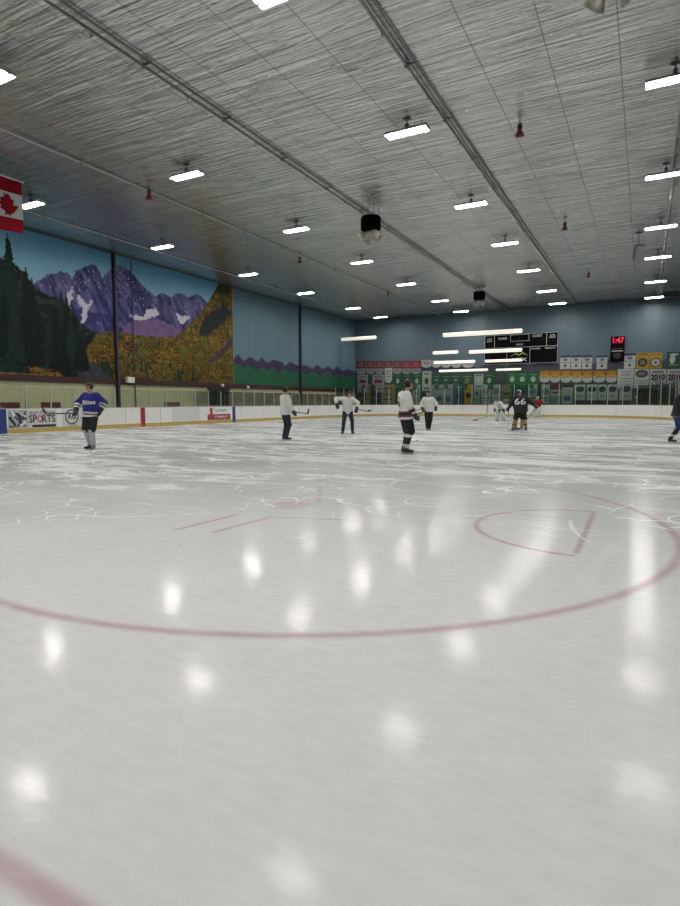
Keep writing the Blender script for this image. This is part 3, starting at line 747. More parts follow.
# ---------------------------------------------------------------- flag hung from the ceiling
def flag():
    ang = 0.
    t = thing('maple_leaf_flag', 'red and white flag with a red maple leaf hanging at the upper left edge', 'flag', (3.76, -8.80, 7.44), ang)
    # local: y along the flag's width (away from the camera is 0), z up; hung on its side
    W2, HH = 2.6, 1.80; n, k = 40, 30
    def pos(u, v, off=0): # u along width 0..1 (towards -y), v up 0..1
        return Vector((.05*math.sin(u*9+v*2)*(1-.6*v)+off, -u*W2, v*HH - .06*math.sin(u*5)*(1-v)))
    def sheet(v0, v1, nv):
        mb = MB(); vs = [pos(i/n, v0+(v1-v0)*j/nv) for i in range(n+1) for j in range(nv+1)]
        vs += [pos(i/n, v0+(v1-v0)*j/nv, -.006) for i in range(n+1) for j in range(nv+1)]
        q = (n+1)*(nv+1); f = [(i*(nv+1)+j, (i+1)*(nv+1)+j, (i+1)*(nv+1)+j+1, i*(nv+1)+j+1) for i in range(n) for j in range(nv)]
        f2 = [(d+q, c+q, b+q, a+q) for a, b, c, d in f]
        e = [(i, i+nv+1, i+nv+1+q, i+q) for i in range(0, n*(nv+1), nv+1)] + [(i+nv, i+q+nv, i+nv+1+q+nv, i+nv+1+nv) for i in range(0, n*(nv+1), nv+1)]
        return mb.add(vs, f+f2+e)
    FR = mat('flag_red', (.26,.008,.015), .8, spec=.1); FW = mat('flag_white', (.50,.51,.53), .8, spec=.1)
    sheet(0, .26, 8).build('lower_red_band', FR, t, True, recalc=False); sheet(.74, 1, 8).build('upper_red_band', FR, t, True, recalc=False)
    sheet(.26, .74, 14).build('white_field', FW, t, True, recalc=False)
    leaf = [(0,.5),(.09,.33),(.2,.38),(.16,.12),(.28,.24),(.31,.16),(.46,.19),(.41,.03),(.48,-.02),(.24,-.2),(.27,-.29),(.02,-.25),(.02,-.5)]
    leaf += [(-x, y) for x, y in reversed(leaf)][0:-1]
    mb = MB(); cx, cz, s = .42, .50, .86
    bm = bmesh.new()
    # the flag hangs sideways: the leaf's tip points to the near end of the flag
    pts = [bm.verts.new((0, 0, 0)) for _ in leaf]
    for vtx, (lx, ly) in zip(pts, leaf):
        u = .205 + ly*.72/W2; v = cz + lx*.80/HH
        vtx.co = (u, v, 0)
    bm.faces.new(pts); bmesh.ops.triangulate(bm, faces=bm.faces[:])
    bmesh.ops.subdivide_edges(bm, edges=bm.edges[:], cuts=2, use_grid_fill=True)
    vs = [pos(v_.co.x, v_.co.y, .012) for v_ in bm.verts]; bm.verts.index_update()
    fs = [tuple(q.index for q in f.verts) for f in bm.faces]; bm.free()
    mb.add(vs, fs).build('maple_leaf', FR, t, True, recalc=False)
    MB().tube([(0,.1,HH+.02),(0,-W2-.1,HH+.02)], .03, 8).build('flag_pole', mat('flag_pole_white', (.7,.7,.7), .4), t, True)
    for y in (-.1, -W2+.1): MB().tube([(0,y,HH+.03),(0,y,H-7.47)], .008, 5).build('hanging_cord', DKM, t)
flag()
BANNERS=[
(-2.44, -1.38, 4.21, 5.54, 'reddim', 'red championship banner with a white rounded foot, first from the left corner', 'red banners in the top row'),
(-1.28, -0.4, 4.19, 5.5, 'reddim', 'red championship banner with a white rounded foot, second from the left corner', 'red banners in the top row'),
(-0.31, 0.6, 4.16, 5.47, 'reddim', 'red championship banner with a white rounded foot, third from the left corner', 'red banners in the top row'),
(0.69, 1.58, 4.14, 5.43, 'reddim', 'red championship banner with a white rounded foot, fourth from the left corner', 'red banners in the top row'),
(1.64, 2.54, 4.12, 5.4, 'reddim', 'red championship banner with a white rounded foot, fifth from the left corner', 'red banners in the top row'),
(2.61, 3.57, 4.09, 5.36, 'red', 'red championship banner with a white rounded foot, sixth from the left corner', 'red banners in the top row'),
(3.63, 4.57, 4.07, 5.33, 'red', 'red championship banner with a white rounded foot, last of the row, nearest the white pennants', 'red banners in the top row'),
(-2.32, -1.12, 2.32, 4.15, 'whitered', 'tall white banner with red lettering nearest the left corner of the end wall', None),
(-0.62, 0.72, 2.3, 4.11, 'whitered', 'tall white banner with red lettering, the second one from the left corner', None),
(0.78, 1.58, 3.24, 4.74, 'whitelow', 'narrow white round-ended banner hanging below the fourth red banner', None),
(1.7, 2.66, 2.53, 4.07, 'green1', 'green banner with a white numeral, just right of the white round-ended banner', 'green banners'),
(2.74, 3.64, 2.52, 4.05, 'green1', 'green banner with a white numeral, partly behind the head of the striped-sock skater', 'green banners'),
(3.72, 4.65, 2.51, 4.03, 'green1', 'green banner with a white numeral, just left of the grey-green banner', 'green banners'),
(4.73, 5.67, 2.4, 4.33, 'greygreen', 'grey banner with a green leaf shape between two runs of green banners', None),
(5.75, 6.62, 2.53, 4.0, 'greenpat', 'dark green mottled banner just right of the grey banner', 'green banners'),
(6.69, 7.56, 2.52, 3.97, 'greenpat', 'dark green mottled banner in the middle of a run of three', 'green banners'),
(7.64, 8.53, 2.51, 3.95, 'greenpat', 'dark green mottled banner just left of the green and yellow banner', 'green banners'),
(8.63, 9.72, 2.49, 3.94, 'greenyel', 'green banner with a yellow patch, the only one in the green row', None),
(9.86, 10.7, 2.48, 3.91, 'greyone', 'grey-green banner with a white figure one below the bars of reflected light', None),
(10.8, 11.71, 2.47, 3.89, 'green1', 'green banner with a white numeral below the left edge of the scoreboard', 'green banners'),
(12.9, 13.73, 2.58, 3.93, 'green1b', 'bright green banner, left one of three above the number 66 skater', 'green banners'),
(13.78, 14.63, 2.57, 3.91, 'green1b', 'bright green banner, middle one of three above the number 66 skater', 'green banners'),
(14.69, 15.6, 2.56, 3.88, 'green1b', 'bright green banner, right one of three, next to the orange banners', 'green banners'),
(4.68, 5.65, 4.38, 5.39, 'pennant', 'white pennant with a navy foot next to the red banners', 'white pennants'),
(5.73, 6.6, 4.35, 5.35, 'pennant', 'white pennant with a navy foot, second from the red banners', 'white pennants'),
(6.67, 7.58, 4.32, 5.31, 'pennant', 'white pennant with a navy foot, middle one of the five', 'white pennants'),
(7.65, 8.6, 4.29, 5.28, 'pennant', 'white pennant with a navy foot, fourth from the red banners', 'white pennants'),
(8.7, 9.79, 4.26, 5.24, 'pennant', 'white pennant with a navy foot, the one nearest the scoreboard', 'white pennants'),
(15.7, 16.52, 3.02, 4.07, 'orange', 'orange and white banner next to the green banners', 'orange and white banners'),
(16.57, 17.42, 3.01, 4.05, 'orange', 'orange and white banner, second from the green banners', 'orange and white banners'),
(17.46, 18.29, 2.99, 4.03, 'orange', 'orange and white banner below the first blue-topped white banner', 'orange and white banners'),
(18.32, 19.15, 2.98, 4.0, 'orange', 'orange and white banner below the second blue-topped white banner', 'orange and white banners'),
(19.2, 19.98, 2.96, 3.98, 'orange', 'orange and white banner below the third blue-topped white banner', 'orange and white banners'),
(20.05, 20.96, 2.95, 3.95, 'orange', 'orange and white banner below the lone blue-topped banner', 'orange and white banners'),
(21.03, 21.84, 2.93, 3.93, 'orange', 'narrow orange and white banner below the red digit clock', 'orange and white banners'),
(17.36, 18.2, 4.16, 5.31, 'bluetop', 'white banner with a dark blue top, just right of the scoreboard', 'blue-topped white banners'),
(18.25, 19.07, 4.13, 5.28, 'bluetop', 'white banner with a dark blue top, second from the scoreboard', 'blue-topped white banners'),
(19.13, 19.91, 4.11, 5.25, 'bluetop', 'white banner with a dark blue top, third from the scoreboard', 'blue-topped white banners'),
(20.27, 21.08, 4.07, 5.2, 'bluetop', 'white banner with a dark blue top, standing apart left of the red digit clock', 'blue-topped white banners'),
(22.36, 23.18, 4.05, 5.28, 'bluetop', 'white banner with a dark blue top, right of the red digit clock', 'blue-topped white banners'),
(23.25, 24.16, 4.03, 5.32, 'yellowdark', 'yellow banner with a dark round emblem', None),
(24.21, 25.08, 4.0, 5.28, 'yellowwhite', 'yellow banner with a white round emblem', None),
(25.4, 26.47, 3.98, 5.27, 'greencap', 'green banner with a white figure beside the yellow banners', None),
(21.91, 23.1, 2.44, 4.02, 'bigtext', 'wide white banner of faint green text lines below the red digit clock', None),
(23.15, 24.22, 2.43, 3.99, 'bigdisc', 'wide white banner with a maroon oval emblem on top', None),
(24.27, 25.43, 2.26, 3.95, 'y2010', 'white banner reading 2010 just right of the maroon oval emblem', None),
(25.49, 26.64, 2.25, 3.92, 'y2010b', 'white banner reading 2010 above the skater at the right edge', None),
(-2.21, -1.46, 1.12, 3.14, 'pdark', 'dark poster in the left corner behind the glass', 'posters behind the end glass'),
(-1.35, -0.84, 1.12, 3.13, 'ptan', 'narrow tan poster behind the glass in the left corner', 'posters behind the end glass'),
(-0.72, 0.28, 1.12, 3.11, 'pdark', 'dark poster between the two tan ones behind the glass', 'posters behind the end glass'),
(0.39, 1.92, 1.12, 3.09, 'ptan', 'wide tan poster behind the glass left of the striped-sock skater', 'posters behind the end glass'),
(3.73, 4.56, 1.12, 3.04, 'pwhite', 'white poster behind the glass right of the striped-sock skater', 'posters behind the end glass'),
(5.58, 7.87, 1.12, 3.0, 'pwide', 'wide white poster with blue figures behind the glass', 'posters behind the end glass'),
(7.97, 8.79, 1.12, 2.98, 'pblue', 'blue poster behind the glass beside the yellow one', 'posters behind the end glass'),
(8.94, 9.72, 1.12, 2.96, 'pyel', 'yellow poster with a dark emblem behind the glass', 'posters behind the end glass'),
(9.82, 10.45, 1.12, 2.95, 'pwhite', 'white poster right beside the yellow poster behind the glass', 'posters behind the end glass'),
(10.54, 11.42, 1.12, 2.93, 'pcirc', 'white poster with a grey disc above the far goal', 'posters behind the end glass'),
(11.51, 12.28, 1.12, 2.92, 'pcirc', 'white poster with a grey disc above the right half of the far goal', 'posters behind the end glass'),
(12.37, 13.27, 1.12, 2.9, 'pcream', 'cream poster behind the glass left of the number 66 skater', 'posters behind the end glass'),
(14.75, 15.52, 1.12, 2.87, 'pcirc', 'white poster with a grey disc just left of the skater in red', 'posters behind the end glass'),
(15.86, 16.58, 1.12, 2.85, 'pcirc', 'white poster with a grey disc just right of the skater in red', 'posters behind the end glass'),
(16.66, 17.49, 1.12, 2.83, 'predgreen', 'poster with a red top and green foot behind the glass', 'posters behind the end glass'),
(17.57, 18.46, 1.12, 2.82, 'pgreyb', 'grey-green poster right of the red-topped one', 'posters behind the end glass'),
(18.58, 19.46, 1.12, 2.8, 'pcirc2', 'white poster with a black disc, first of five behind the glass', 'posters behind the end glass'),
(19.58, 20.4, 1.12, 2.79, 'pcirc2', 'white poster with a black disc, second of five behind the glass', 'posters behind the end glass'),
(20.46, 21.11, 1.12, 2.77, 'pcirc2', 'white poster with a black disc, third and narrowest of five', 'posters behind the end glass'),
(21.2, 21.96, 1.12, 2.76, 'pcirc2', 'white poster with a black disc, fourth of five behind the glass', 'posters behind the end glass'),
(22.11, 23.04, 1.12, 2.75, 'pcirc2', 'white poster with a black disc, fifth and widest of five', 'posters behind the end glass'),
(23.16, 23.56, 1.12, 2.28, 'pred', 'narrow dark red poster behind the glass', 'posters behind the end glass'),
(23.63, 24.64, 1.12, 2.27, 'predblack', 'dark poster patched with red and blue behind the glass', 'posters behind the end glass'),
(24.86, 25.98, 1.12, 2.26, 'polive', 'olive poster behind the glass at the right end', 'posters behind the end glass'),
]
# ---------------------------------------------------------------- banners and posters on the end wall
def EM(x, z, y=-.012):   # faces -Y; local x -> +X, y -> z, out -> -Y
    return Matrix(((1,0,0,x),(0,0,-1,y),(0,1,0,z),(0,0,0,1)))
BK = 1.15
def cm(name, r, g, b): return mat('cloth_'+name, ob(r, g, b, BK), .75, noise=.1, scale=3)
CW=cm('white',150,152,150); CWD=cm('dimwhite',112,120,118); CR=cm('red',112,14,28); CRD=cm('dimred',84,32,38); CG=cm('green',16,68,38); CGB=cm('brightgreen',10,84,42)
CGD=cm('darkgreen',26,58,40); CY=cm('yellow',146,114,22); CO=cm('orange',132,86,18); CN=cm('navy',30,36,62); CDK=cm('dark',34,38,42); CLY=cm('paleyellow',160,150,84)
CM_=cm('maroon',70,38,48); CB=cm('blue',48,76,96); CT=cm('tan',104,98,74); CGR=cm('greygreen',128,138,132); COL=cm('olive',92,92,58); CPG=cm('palegreen',84,116,98); CPU=cm('purple',72,60,104); CK=cm('black',12,12,14)
CGY=cm('grey',84,90,94)
class Ban:
    def __init__(s, x0, x1, z0, z1, label, group, m, foot=0, name='hanging_banner'):
        s.w, s.h = x1-x0, z1-z0
        s.t = thing(name, label, 'poster' if name == 'wall_poster' else 'banner', ((x0+x1)/2, EW-(.07 if 'below the fourth red' in label else .03), z0), 0, group)
        s.foot = foot; s.sheet('cloth', 0, 1, m, 0, foot)
    def outline(s, v0, v1, foot):
        w = s.w/2; n = 10; pts = []
        for i in range(n+1):
            u = -1+2*i/n; z = v0*s.h
            if foot == 1: z += abs(u)*.16*s.h            # pointed
            if foot == 2: z += (1-math.sqrt(max(0, 1-u*u)))*.22*s.h  # rounded
            pts.append((u*w, z))
        return pts
    def sheet(s, name, v0, v1, m, lay, foot=0, inset=0.):
        pts = s.outline(v0, v1, foot); y = -.004*lay; n = len(pts); k = 1-inset
        wav = lambda x: .012*math.sin(x*7+s.w*5)
        F = [(x*k, y-.008+wav(x), z) for x, z in pts] + [(x*k, y-.008+wav(x), v1*s.h) for x, z in pts]
        B_ = [(x, yy+.006, z) for x, yy, z in F]
        fs = [(i, i+1, n+i+1, n+i) for i in range(n-1)]; q = 2*n
        fs += [(q+n+i, q+n+i+1, q+i+1, q+i) for i in range(n-1)]
        fs += [(q+i, q+i+1, i+1, i) for i in range(n-1)] + [(n+i, n+i+1, q+n+i+1, q+n+i) for i in range(n-1)] + [(0, n, q+n, q), (n-1, q+n-1, q+2*n-1, 2*n-1)]
        MB().add(F+B_, fs).build(name, m, s.t, False)
    def bar(s, v, hgt, wfrac, m, name='text_line', x=0., lay=2):
        MB().box((x*s.w, -.012-.005*lay, v*s.h), (wfrac*s.w, .006, hgt*s.h)).build(name, m, s.t)
    def disc(s, v, r, m, name='emblem', x=0., ry=None, lay=2):
        n = 20; ry = ry or r; y = -.012-.005*lay; P = [(x*s.w+r*math.cos(2*PI*k/n), y, v*s.h+ry*math.sin(2*PI*k/n)) for k in range(n)]
        MB().loft([[(a, y+.005, c) for a, b, c in P], P]).build(name, m, s.t)
    def text(s, body, v, size, m, width=None, x=0., name='lettering', lay=4, bold=.0):
        lettering(name, body, size, m, s.t, EM(x*s.w, v*s.h, -.014-.005*lay), width, bold)
for (x0, x1, z0, z1, st, lab, grp) in BANNERS:
    x0 += .0; nm = 'wall_poster' if st[0] == 'p' and st != 'pennant' else 'hanging_banner'
    a = lambda m, foot=0: Ban(x0, x1, z0, z1, lab, grp, m, foot, nm)
    w = x1-x0
    if st in ('red', 'reddim'):
        b = a(CWD, 2); b.sheet('red_field', .42, 1, CR if st == 'red' else CRD, 1)
        b.bar(.62, .05, .7, CWD); b.bar(.80, .06, .5, CWD); b.bar(.24, .06, .6, CDK)
    elif st == 'whitered':
        b = a(CWD); b.bar(.62, .2, .62, CRD, 'red_lettering'); b.bar(.86, .05, .6, CRD); b.bar(.40, .04, .7, CGY); b.bar(.2, .12, .55, CGY)
    elif st == 'whitelow':
        b = a(CW, 2); b.bar(.8, .05, .7, CDK); b.bar(.62, .05, .6, CGY); b.bar(.42, .05, .5, CGY)
    elif st in ('green1', 'green1b'):
        b = a(CG if st == 'green1' else CGB); b.disc(.58, .17 if st == 'green1' else .2, CW, 'white_patch', ry=.24); b.text('1', .58, .34, CG, name='numeral'); b.bar(.9, .04, .6, CPG); b.bar(.25, .04, .6, CPG)
    elif st == 'greygreen':
        b = a(CGR); b.disc(.5, .2, CGD, 'leaf_shape', ry=.34); b.bar(.86, .05, .6, CDK); b.bar(.15, .06, .6, CDK)
    elif st == 'greenpat':
        b = a(CGD); b.disc(.62, .18, CPG, 'emblem', ry=.13); b.bar(.85, .04, .7, CPG); b.bar(.35, .05, .5, CPG); b.bar(.18, .04, .7, CPG)
    elif st == 'greenyel':
        b = a(CGD); b.disc(.55, .24, COL, 'yellow_patch', ry=.3); b.bar(.85, .05, .7, CPG); b.bar(.15, .04, .7, CPG)
    elif st == 'greyone':
        b = a(CGR); b.text('1', .6, .55, CW, name='numeral', bold=.02); b.bar(.9, .06, .7, CDK); b.bar(.2, .06, .6, CGD)
    elif st == 'pennant':
        b = a(CN); b.sheet('white_field', .28, 1, CW, 1, 2); b.bar(.9, .05, .7, CM_); b.bar(.72, .08, .75, CDK); b.bar(.58, .05, .5, CGY)
    elif st == 'orange':
        b = a(CW, 2); b.sheet('orange_field', .58, 1, CO, 1); b.sheet('pale_yellow_band', .36, .58, CLY, 1)
        b.bar(.84, .06, .7, CY); b.bar(.46, .07, .75, CDK); b.bar(.7, .04, .6, CLY)
    elif st == 'bluetop':
        b = a(CW); b.sheet('dark_blue_band', .86, 1, CN, 1); b.disc(.7, .2, CGY, 'shield', ry=.13); b.bar(.48, .04, .8, CGY); b.disc(.24, .1, CDK, 'small_emblem', ry=.12)
    elif st == 'yellowdark':
        b = a(CY); b.disc(.38, .36, CDK, 'round_emblem'); b.disc(.38, .2, COL, 'emblem_centre', lay=3); b.bar(.88, .05, .8, CDK)
    elif st == 'yellowwhite':
        b = a(CY); b.disc(.38, .38, CDK, 'emblem_ring'); b.disc(.38, .3, CW, 'round_emblem', lay=3); b.disc(.38, .1, CDK, 'emblem_centre', lay=4); b.bar(.88, .06, .8, CO)
    elif st == 'greencap':
        b = a(CGD); b.disc(.55, .2, CW, 'white_figure', x=-.12, ry=.36); b.disc(.85, .32, CW, 'white_top', x=-.02, ry=.08); b.bar(.2, .08, .7, CPG)
    elif st == 'bigtext':
        b = a(CW)
        for v in (.88, .78, .68): b.bar(v, .035, .6 if v < .8 else .75, CGY)
        for v in (.5, .36, .22, .1): b.bar(v, .035, .8, CPG)
    elif st == 'bigdisc':
        b = a(CW); b.disc(.76, .46, CM_, 'maroon_oval', ry=.32); b.disc(.76, .3, CGY, 'oval_centre', ry=.16, lay=3)
        for v in (.38, .26): b.bar(v, .04, .8, CPG)
        b.bar(.13, .06, .4, CRD)
    elif st in ('y2010', 'y2010b'):
        b = a(CW, 1); b.text('2010', .60, .62, CK, w*.88, name='year_lettering', bold=.03); b.bar(.86, .08, .66, CPU if st == 'y2010' else CGY, 'crest_line')
        b.bar(.42, .05, .5, CB); b.text('1,372' if st == 'y2010' else '176', .25, .42, CDK, w*.78, name='small_numerals', bold=.01)
    elif st == 'pcirc':
        b = a(CGR); b.disc(.66, .3, CGY, 'grey_disc', ry=.28); b.bar(.3, .05, .7, CDK); b.bar(.18, .04, .5, CGY)
    elif st == 'pcirc2':
        b = a(CGR); b.disc(.76, min(.36, w*.4), CDK, 'black_disc', ry=.24); b.bar(.42, .04, .6, CDK); b.bar(.34, .03, .4, CGY); b.sheet('dark_foot', 0, .2, CDK, 1)
    elif st == 'pwide':
        b = a(CWD); b.disc(.3, .3, CB, 'blue_figure', x=-.1, ry=.28); b.disc(.26, .22, CB, 'blue_figure', x=.28, ry=.3); b.bar(.78, .06, .8, CGY)
    elif st == 'pyel':
        b = a(CY); b.disc(.45, .24, CDK, 'dark_emblem', ry=.3); b.bar(.85, .06, .6, COL)
    elif st == 'pblue':
        b = a(CB); b.disc(.4, .22, CDK, 'dark_figure', ry=.3); b.bar(.85, .08, .7, CPG)
    elif st == 'pwhite':
        b = a(CWD); b.disc(.55, .14, CDK, 'dark_spot', ry=.16); b.bar(.2, .06, .6, CGY)
    elif st == 'pdark':
        b = a(CDK); b.bar(.75, .08, .6, COL); b.bar(.3, .1, .5, CGY)
    elif st == 'ptan':
        b = a(CT); b.bar(.8, .06, .7, CRD); b.bar(.5, .06, .5, CDK); b.bar(.25, .06, .6, CRD)
    elif st == 'pcream':
        b = a(CT); b.bar(.55, .08, .7, CDK); b.bar(.2, .14, .5, CW)
    elif st == 'predgreen':
        b = a(CGR); b.sheet('red_top', .74, 1, CRD, 1); b.sheet('green_foot', 0, .4, CPG, 1); b.bar(.6, .08, .7, CDK)
    elif st == 'pgreyb':
        b = a(CGR); b.sheet('dark_top', .85, 1, CDK, 1); b.bar(.3, .26, .6, CB, 'blue_figure'); b.bar(.7, .05, .7, CPG)
    elif st == 'pred':
        b = a(CM_); b.sheet('red_part', .0, .35, CRD, 1); b.disc(.5, .12, CW, 'pale_spot')
    elif st == 'predblack':
        b = a(CDK); b.sheet('red_panel', .6, .9, CRD, 1); b.bar(.4, .14, .3, CB, 'blue_patch', x=-.3); b.bar(.3, .3, .3, CRD, 'red_patch', x=.3)
    elif st == 'polive':
        b = a(COL); b.disc(.5, .45, CGD, 'green_patch', ry=.4); b.disc(.55, .2, COL, 'olive_spot', ry=.2, lay=3)

# scoreboard
SBK = mat('scoreboard_black', (.006,.006,.007), .7, spec=.0); SL = mat('scoreboard_line', (.42,.45,.43), .5)
t = thing('scoreboard', 'large black scoreboard with thin white lines and the word APEX on the end wall', 'scoreboard', (13.98, EW-.02, 4.74)); t.scale = (1, 1, .93)
W_, H_ = 6.36, 2.82
MB().box((0,-.1,H_/2),(W_,.2,H_)).build('scoreboard_case', SBK, t)
mb = MB(); yy = -.205
for z0, z1, x in ((1.6,H_,-.5*W_+.9),(0,H_,-.02*W_-1.1) if 0 else (0,1.55,-1.15),(1.6,H_,W_/2-.95),(0,1.55,.85)): mb.box((x,yy,(z0+z1)/2),(.035,.01,z1-z0))
mb.box((0,yy,1.57),(W_-.06,.01,.035)); mb.box((0,yy,H_-.02),(W_,.01,.03)); mb.box((0,yy,.02),(W_,.01,.03)); mb.box((-W_/2+.02,yy,H_/2),(.03,.01,H_)); mb.box((W_/2-.02,yy,H_/2),(.03,.01,H_))
for x in (-.85, .75): mb.box((x,yy,2.45),(.035,.01,.6))
mb.box((-.05,yy,2.15),(1.62,.01,.035)); mb.box((-.05,yy,2.76),(1.62,.01,.035))
mb.build('scoreboard_lines', SL, t)
for body, x, z, s, wd in (('HOME',-1.55,2.45,.3,.75),('GUEST',1.45,2.55,.3,.85),('PERIOD',-.05,1.82,.2,.62),('PLAYER',1.35,1.36,.2,.75),('PENALTY',2.55,1.36,.2,.85),('PLAYER\nPENALTY',-2.72,2.35,.2,.5),('PLAYER\nPENALTY',2.72,2.45,.2,.5),):
    lettering('lettering', body, s, SL, t, EM(x, z, -.203), wd, .004)
lettering('name_lettering', 'APEX', .42, mat('apex_white', (.55,.62,.68), .5), t, EM(-.1, .38, -.203), 1.4, .01)
MB().add([(-.85,yy,.72),(-.35,yy,1.05),(-.1,yy,.85),(.2,yy,1.12),(.75,yy,.72),(.2,yy,.92),(-.1,yy,.74),(-.4,yy,.9)], [(0,1,7),(1,2,6,7),(2,3,5,6),(3,4,5)]).build('mountain_logo', mat('apex_green', (.22,.30,.06), .5), t, recalc=False)
# red digit clock
t = thing('shot_clock', 'narrow black clock with glowing red digits on the end wall', 'clock', (21.82, EW-.02, 4.66))
MB().box((0,-.09,1.03),(1.06,.18,2.06)).build('clock_case', SBK, t)
lettering('red_digits', '1:47', .62, mat('red_led', (.3,.0,.01), .5, emit=(1,.04,.09), strength=.6), t, EM(0, 1.72, -.183), .86, .025)
MB().box((0,-.185,1.05),(.8,.01,.05)).build('maroon_line', mat('clock_maroon', (.12,.02,.03), .5), t)
MB().box((0,-.185,.86),(.86,.01,.07)).build('white_line', SL, t)
MB().ell((0,-.18,.48),(.3,.02,.26)).build('grey_emblem', mat('clock_grey', (.04,.04,.042), .7, spec=.1), t, True)
# ---------------------------------------------------------------- skaters
V = Vector
SKIN = mat('skin', (.42,.24,.17), .5, noise=.05)
HAIR = mat('dark_hair', (.03,.02,.015), .6); EYEW = mat('eye_white', (.7,.7,.68), .3); EYED = mat('eye_dark', (.02,.015,.01), .3); LIP = mat('lips', (.32,.12,.10), .5)
BOOT = mat('skate_black', (.012,.012,.013), .4); HOLD = mat('blade_holder', (.6,.6,.58), .4); STEEL = mat('steel_blade', (.5,.52,.54), .25, .9)
def M_(name, r, g, b, k=1.25): return mat('cloth_'+name, ob(r, g, b, k), .8, noise=.07, scale=9, bump=.15)
J_BLUE=M_('royal_blue',18,30,104); J_WHITE=mat('jersey_white',(.62,.62,.60),.8,noise=.05,scale=8,bump=.2); J_BLACK=M_('jersey_black',8,8,14); J_RED=M_('jersey_red',118,16,28); J_NAVY=M_('jersey_purple_black',24,18,50)
P_BLACK=M_('pants_black',9,9,11); P_NAVY=M_('pants_navy',22,27,38); P_BLUE=M_('pants_blue',26,48,92); S_GREY=mat('sock_grey',(.42,.43,.44),.85,noise=.1,scale=14,bump=.2); S_YEL=M_('sock_yellow',136,108,60); S_BLACK=M_('sock_black',18,18,20)
G_BLACK=mat('glove_black',(.012,.013,.016),.6); STRIPE_R=M_('stripe_maroon',90,36,44); HB=mat('helmet_black',(.008,.009,.012),.4,spec=.3); HN=mat('helmet_navy',(.015,.02,.06),.3); HW=mat('helmet_white',(.7,.72,.72),.3)
SHAFT=mat('stick_shaft',(.04,.04,.045),.4); BLADE=mat('stick_blade',(.025,.025,.028),.6); SHAFTL=mat('stick_pale',(.45,.43,.38),.5); TAPE=mat('stick_tape',(.55,.55,.53),.8)
PADW=mat('goalie_pad_white',(.62,.64,.62),.6,noise=.08,scale=5)

def ik(a, c, l1, l2, pole):
    a, c, pole = V(a), V(c), V(pole); d = c-a; L = min(d.length, (l1+l2)*.998); u = d.normalized(); c = a+u*L
    k = (l1*l1 - l2*l2 + L*L)/(2*L); h = math.sqrt(max(0, l1*l1-k*k)); p = pole-u*pole.dot(u)
    if p.length < 1e-4: p = V((0,0,1))
    return a+u*k+p.normalized()*h, c
def ringe(c, ax, ay, rx, ry, n=20):
    return [V(c)+V(ax)*rx*math.cos(2*PI*k/n)+V(ay)*ry*math.sin(2*PI*k/n) for k in range(n)]
def project_letters(name, body, size, m, parent, target, origin, right, up, out, width=None, bold=.003, off=.006):
    """letters laid onto the cloth of target"""
    vs, fs = text_mesh(body, size, width, bold)
    bm = bmesh.new(); bv = [bm.verts.new(v) for v in vs]
    for f in fs:
        try: bm.faces.new([bv[i] for i in f])
        except ValueError: pass
    bmesh.ops.triangulate(bm, faces=bm.faces[:])
    long = [e for e in bm.edges if e.calc_length() > .05]
    bmesh.ops.subdivide_edges(bm, edges=long, cuts=2)
    me = target.data; bvh = BVHTree.FromPolygons([v.co.copy() for v in me.vertices], [tuple(p.vertices) for p in me.polygons])
    for v in bm.verts:
        p = V(origin)+V(right)*v.co.x+V(up)*v.co.y+V(out)*.6
        hit, nrm, _, _ = bvh.ray_cast(p, -V(out), 1.2)
        v.co = (hit+V(out)*off) if hit is not None else V(origin)+V(right)*v.co.x+V(up)*v.co.y+V(out)*.2
    mm = bpy.data.meshes.new(name); bm.to_mesh(mm); bm.free(); mm.materials.append(m)
    o = bpy.data.objects.new(name, mm); C.objects.link(o); o.parent = parent; return o

def glove(parent, elbow, wrist, fwd, m, cuff_m=None):
    d = (V(wrist)-V(elbow)).normalized(); side = d.cross(V(fwd)); side = side.normalized() if side.length > .1 else V((0,0,1)); n = side.cross(d)
    mb = MB(); w = V(wrist)
    mb.cap(w-d*.07, w+d*.02, .072, .058)
    mb.cap(w+d*.02-side*.02, w+d*.10-side*.015, .05, .045); mb.cap(w+d*.02+side*.02, w+d*.10+side*.015, .05, .045)
    for i, (s, L) in enumerate(((-.045,.055),(-.015,.065),(.015,.062),(.045,.05))):
        b = w+d*.12+side*s; k = b+d*L*.6+n*.01; e = k+n*.05-d*.005
        mb.cap(b-d*.03, k, .021, .019, 10); mb.cap(k, e, .019, .016, 10)
    b = w+d*.05-side*.055; mb.cap(b, b+d*.05-side*.025+n*.03, .022, .019, 10); mb.cap(b+d*.05-side*.025+n*.03, b+d*.06+n*.07, .019, .015, 10)
    g = remeshed(mb, 'glove', m, parent, .0095, 3)
    if cuff_m: MB().tube([w-d*.13, w-d*.125, w-d*.05, w-d*.045], [.06,.078,.074,.06], 14).build('glove_cuff', cuff_m, g, True)
    return g
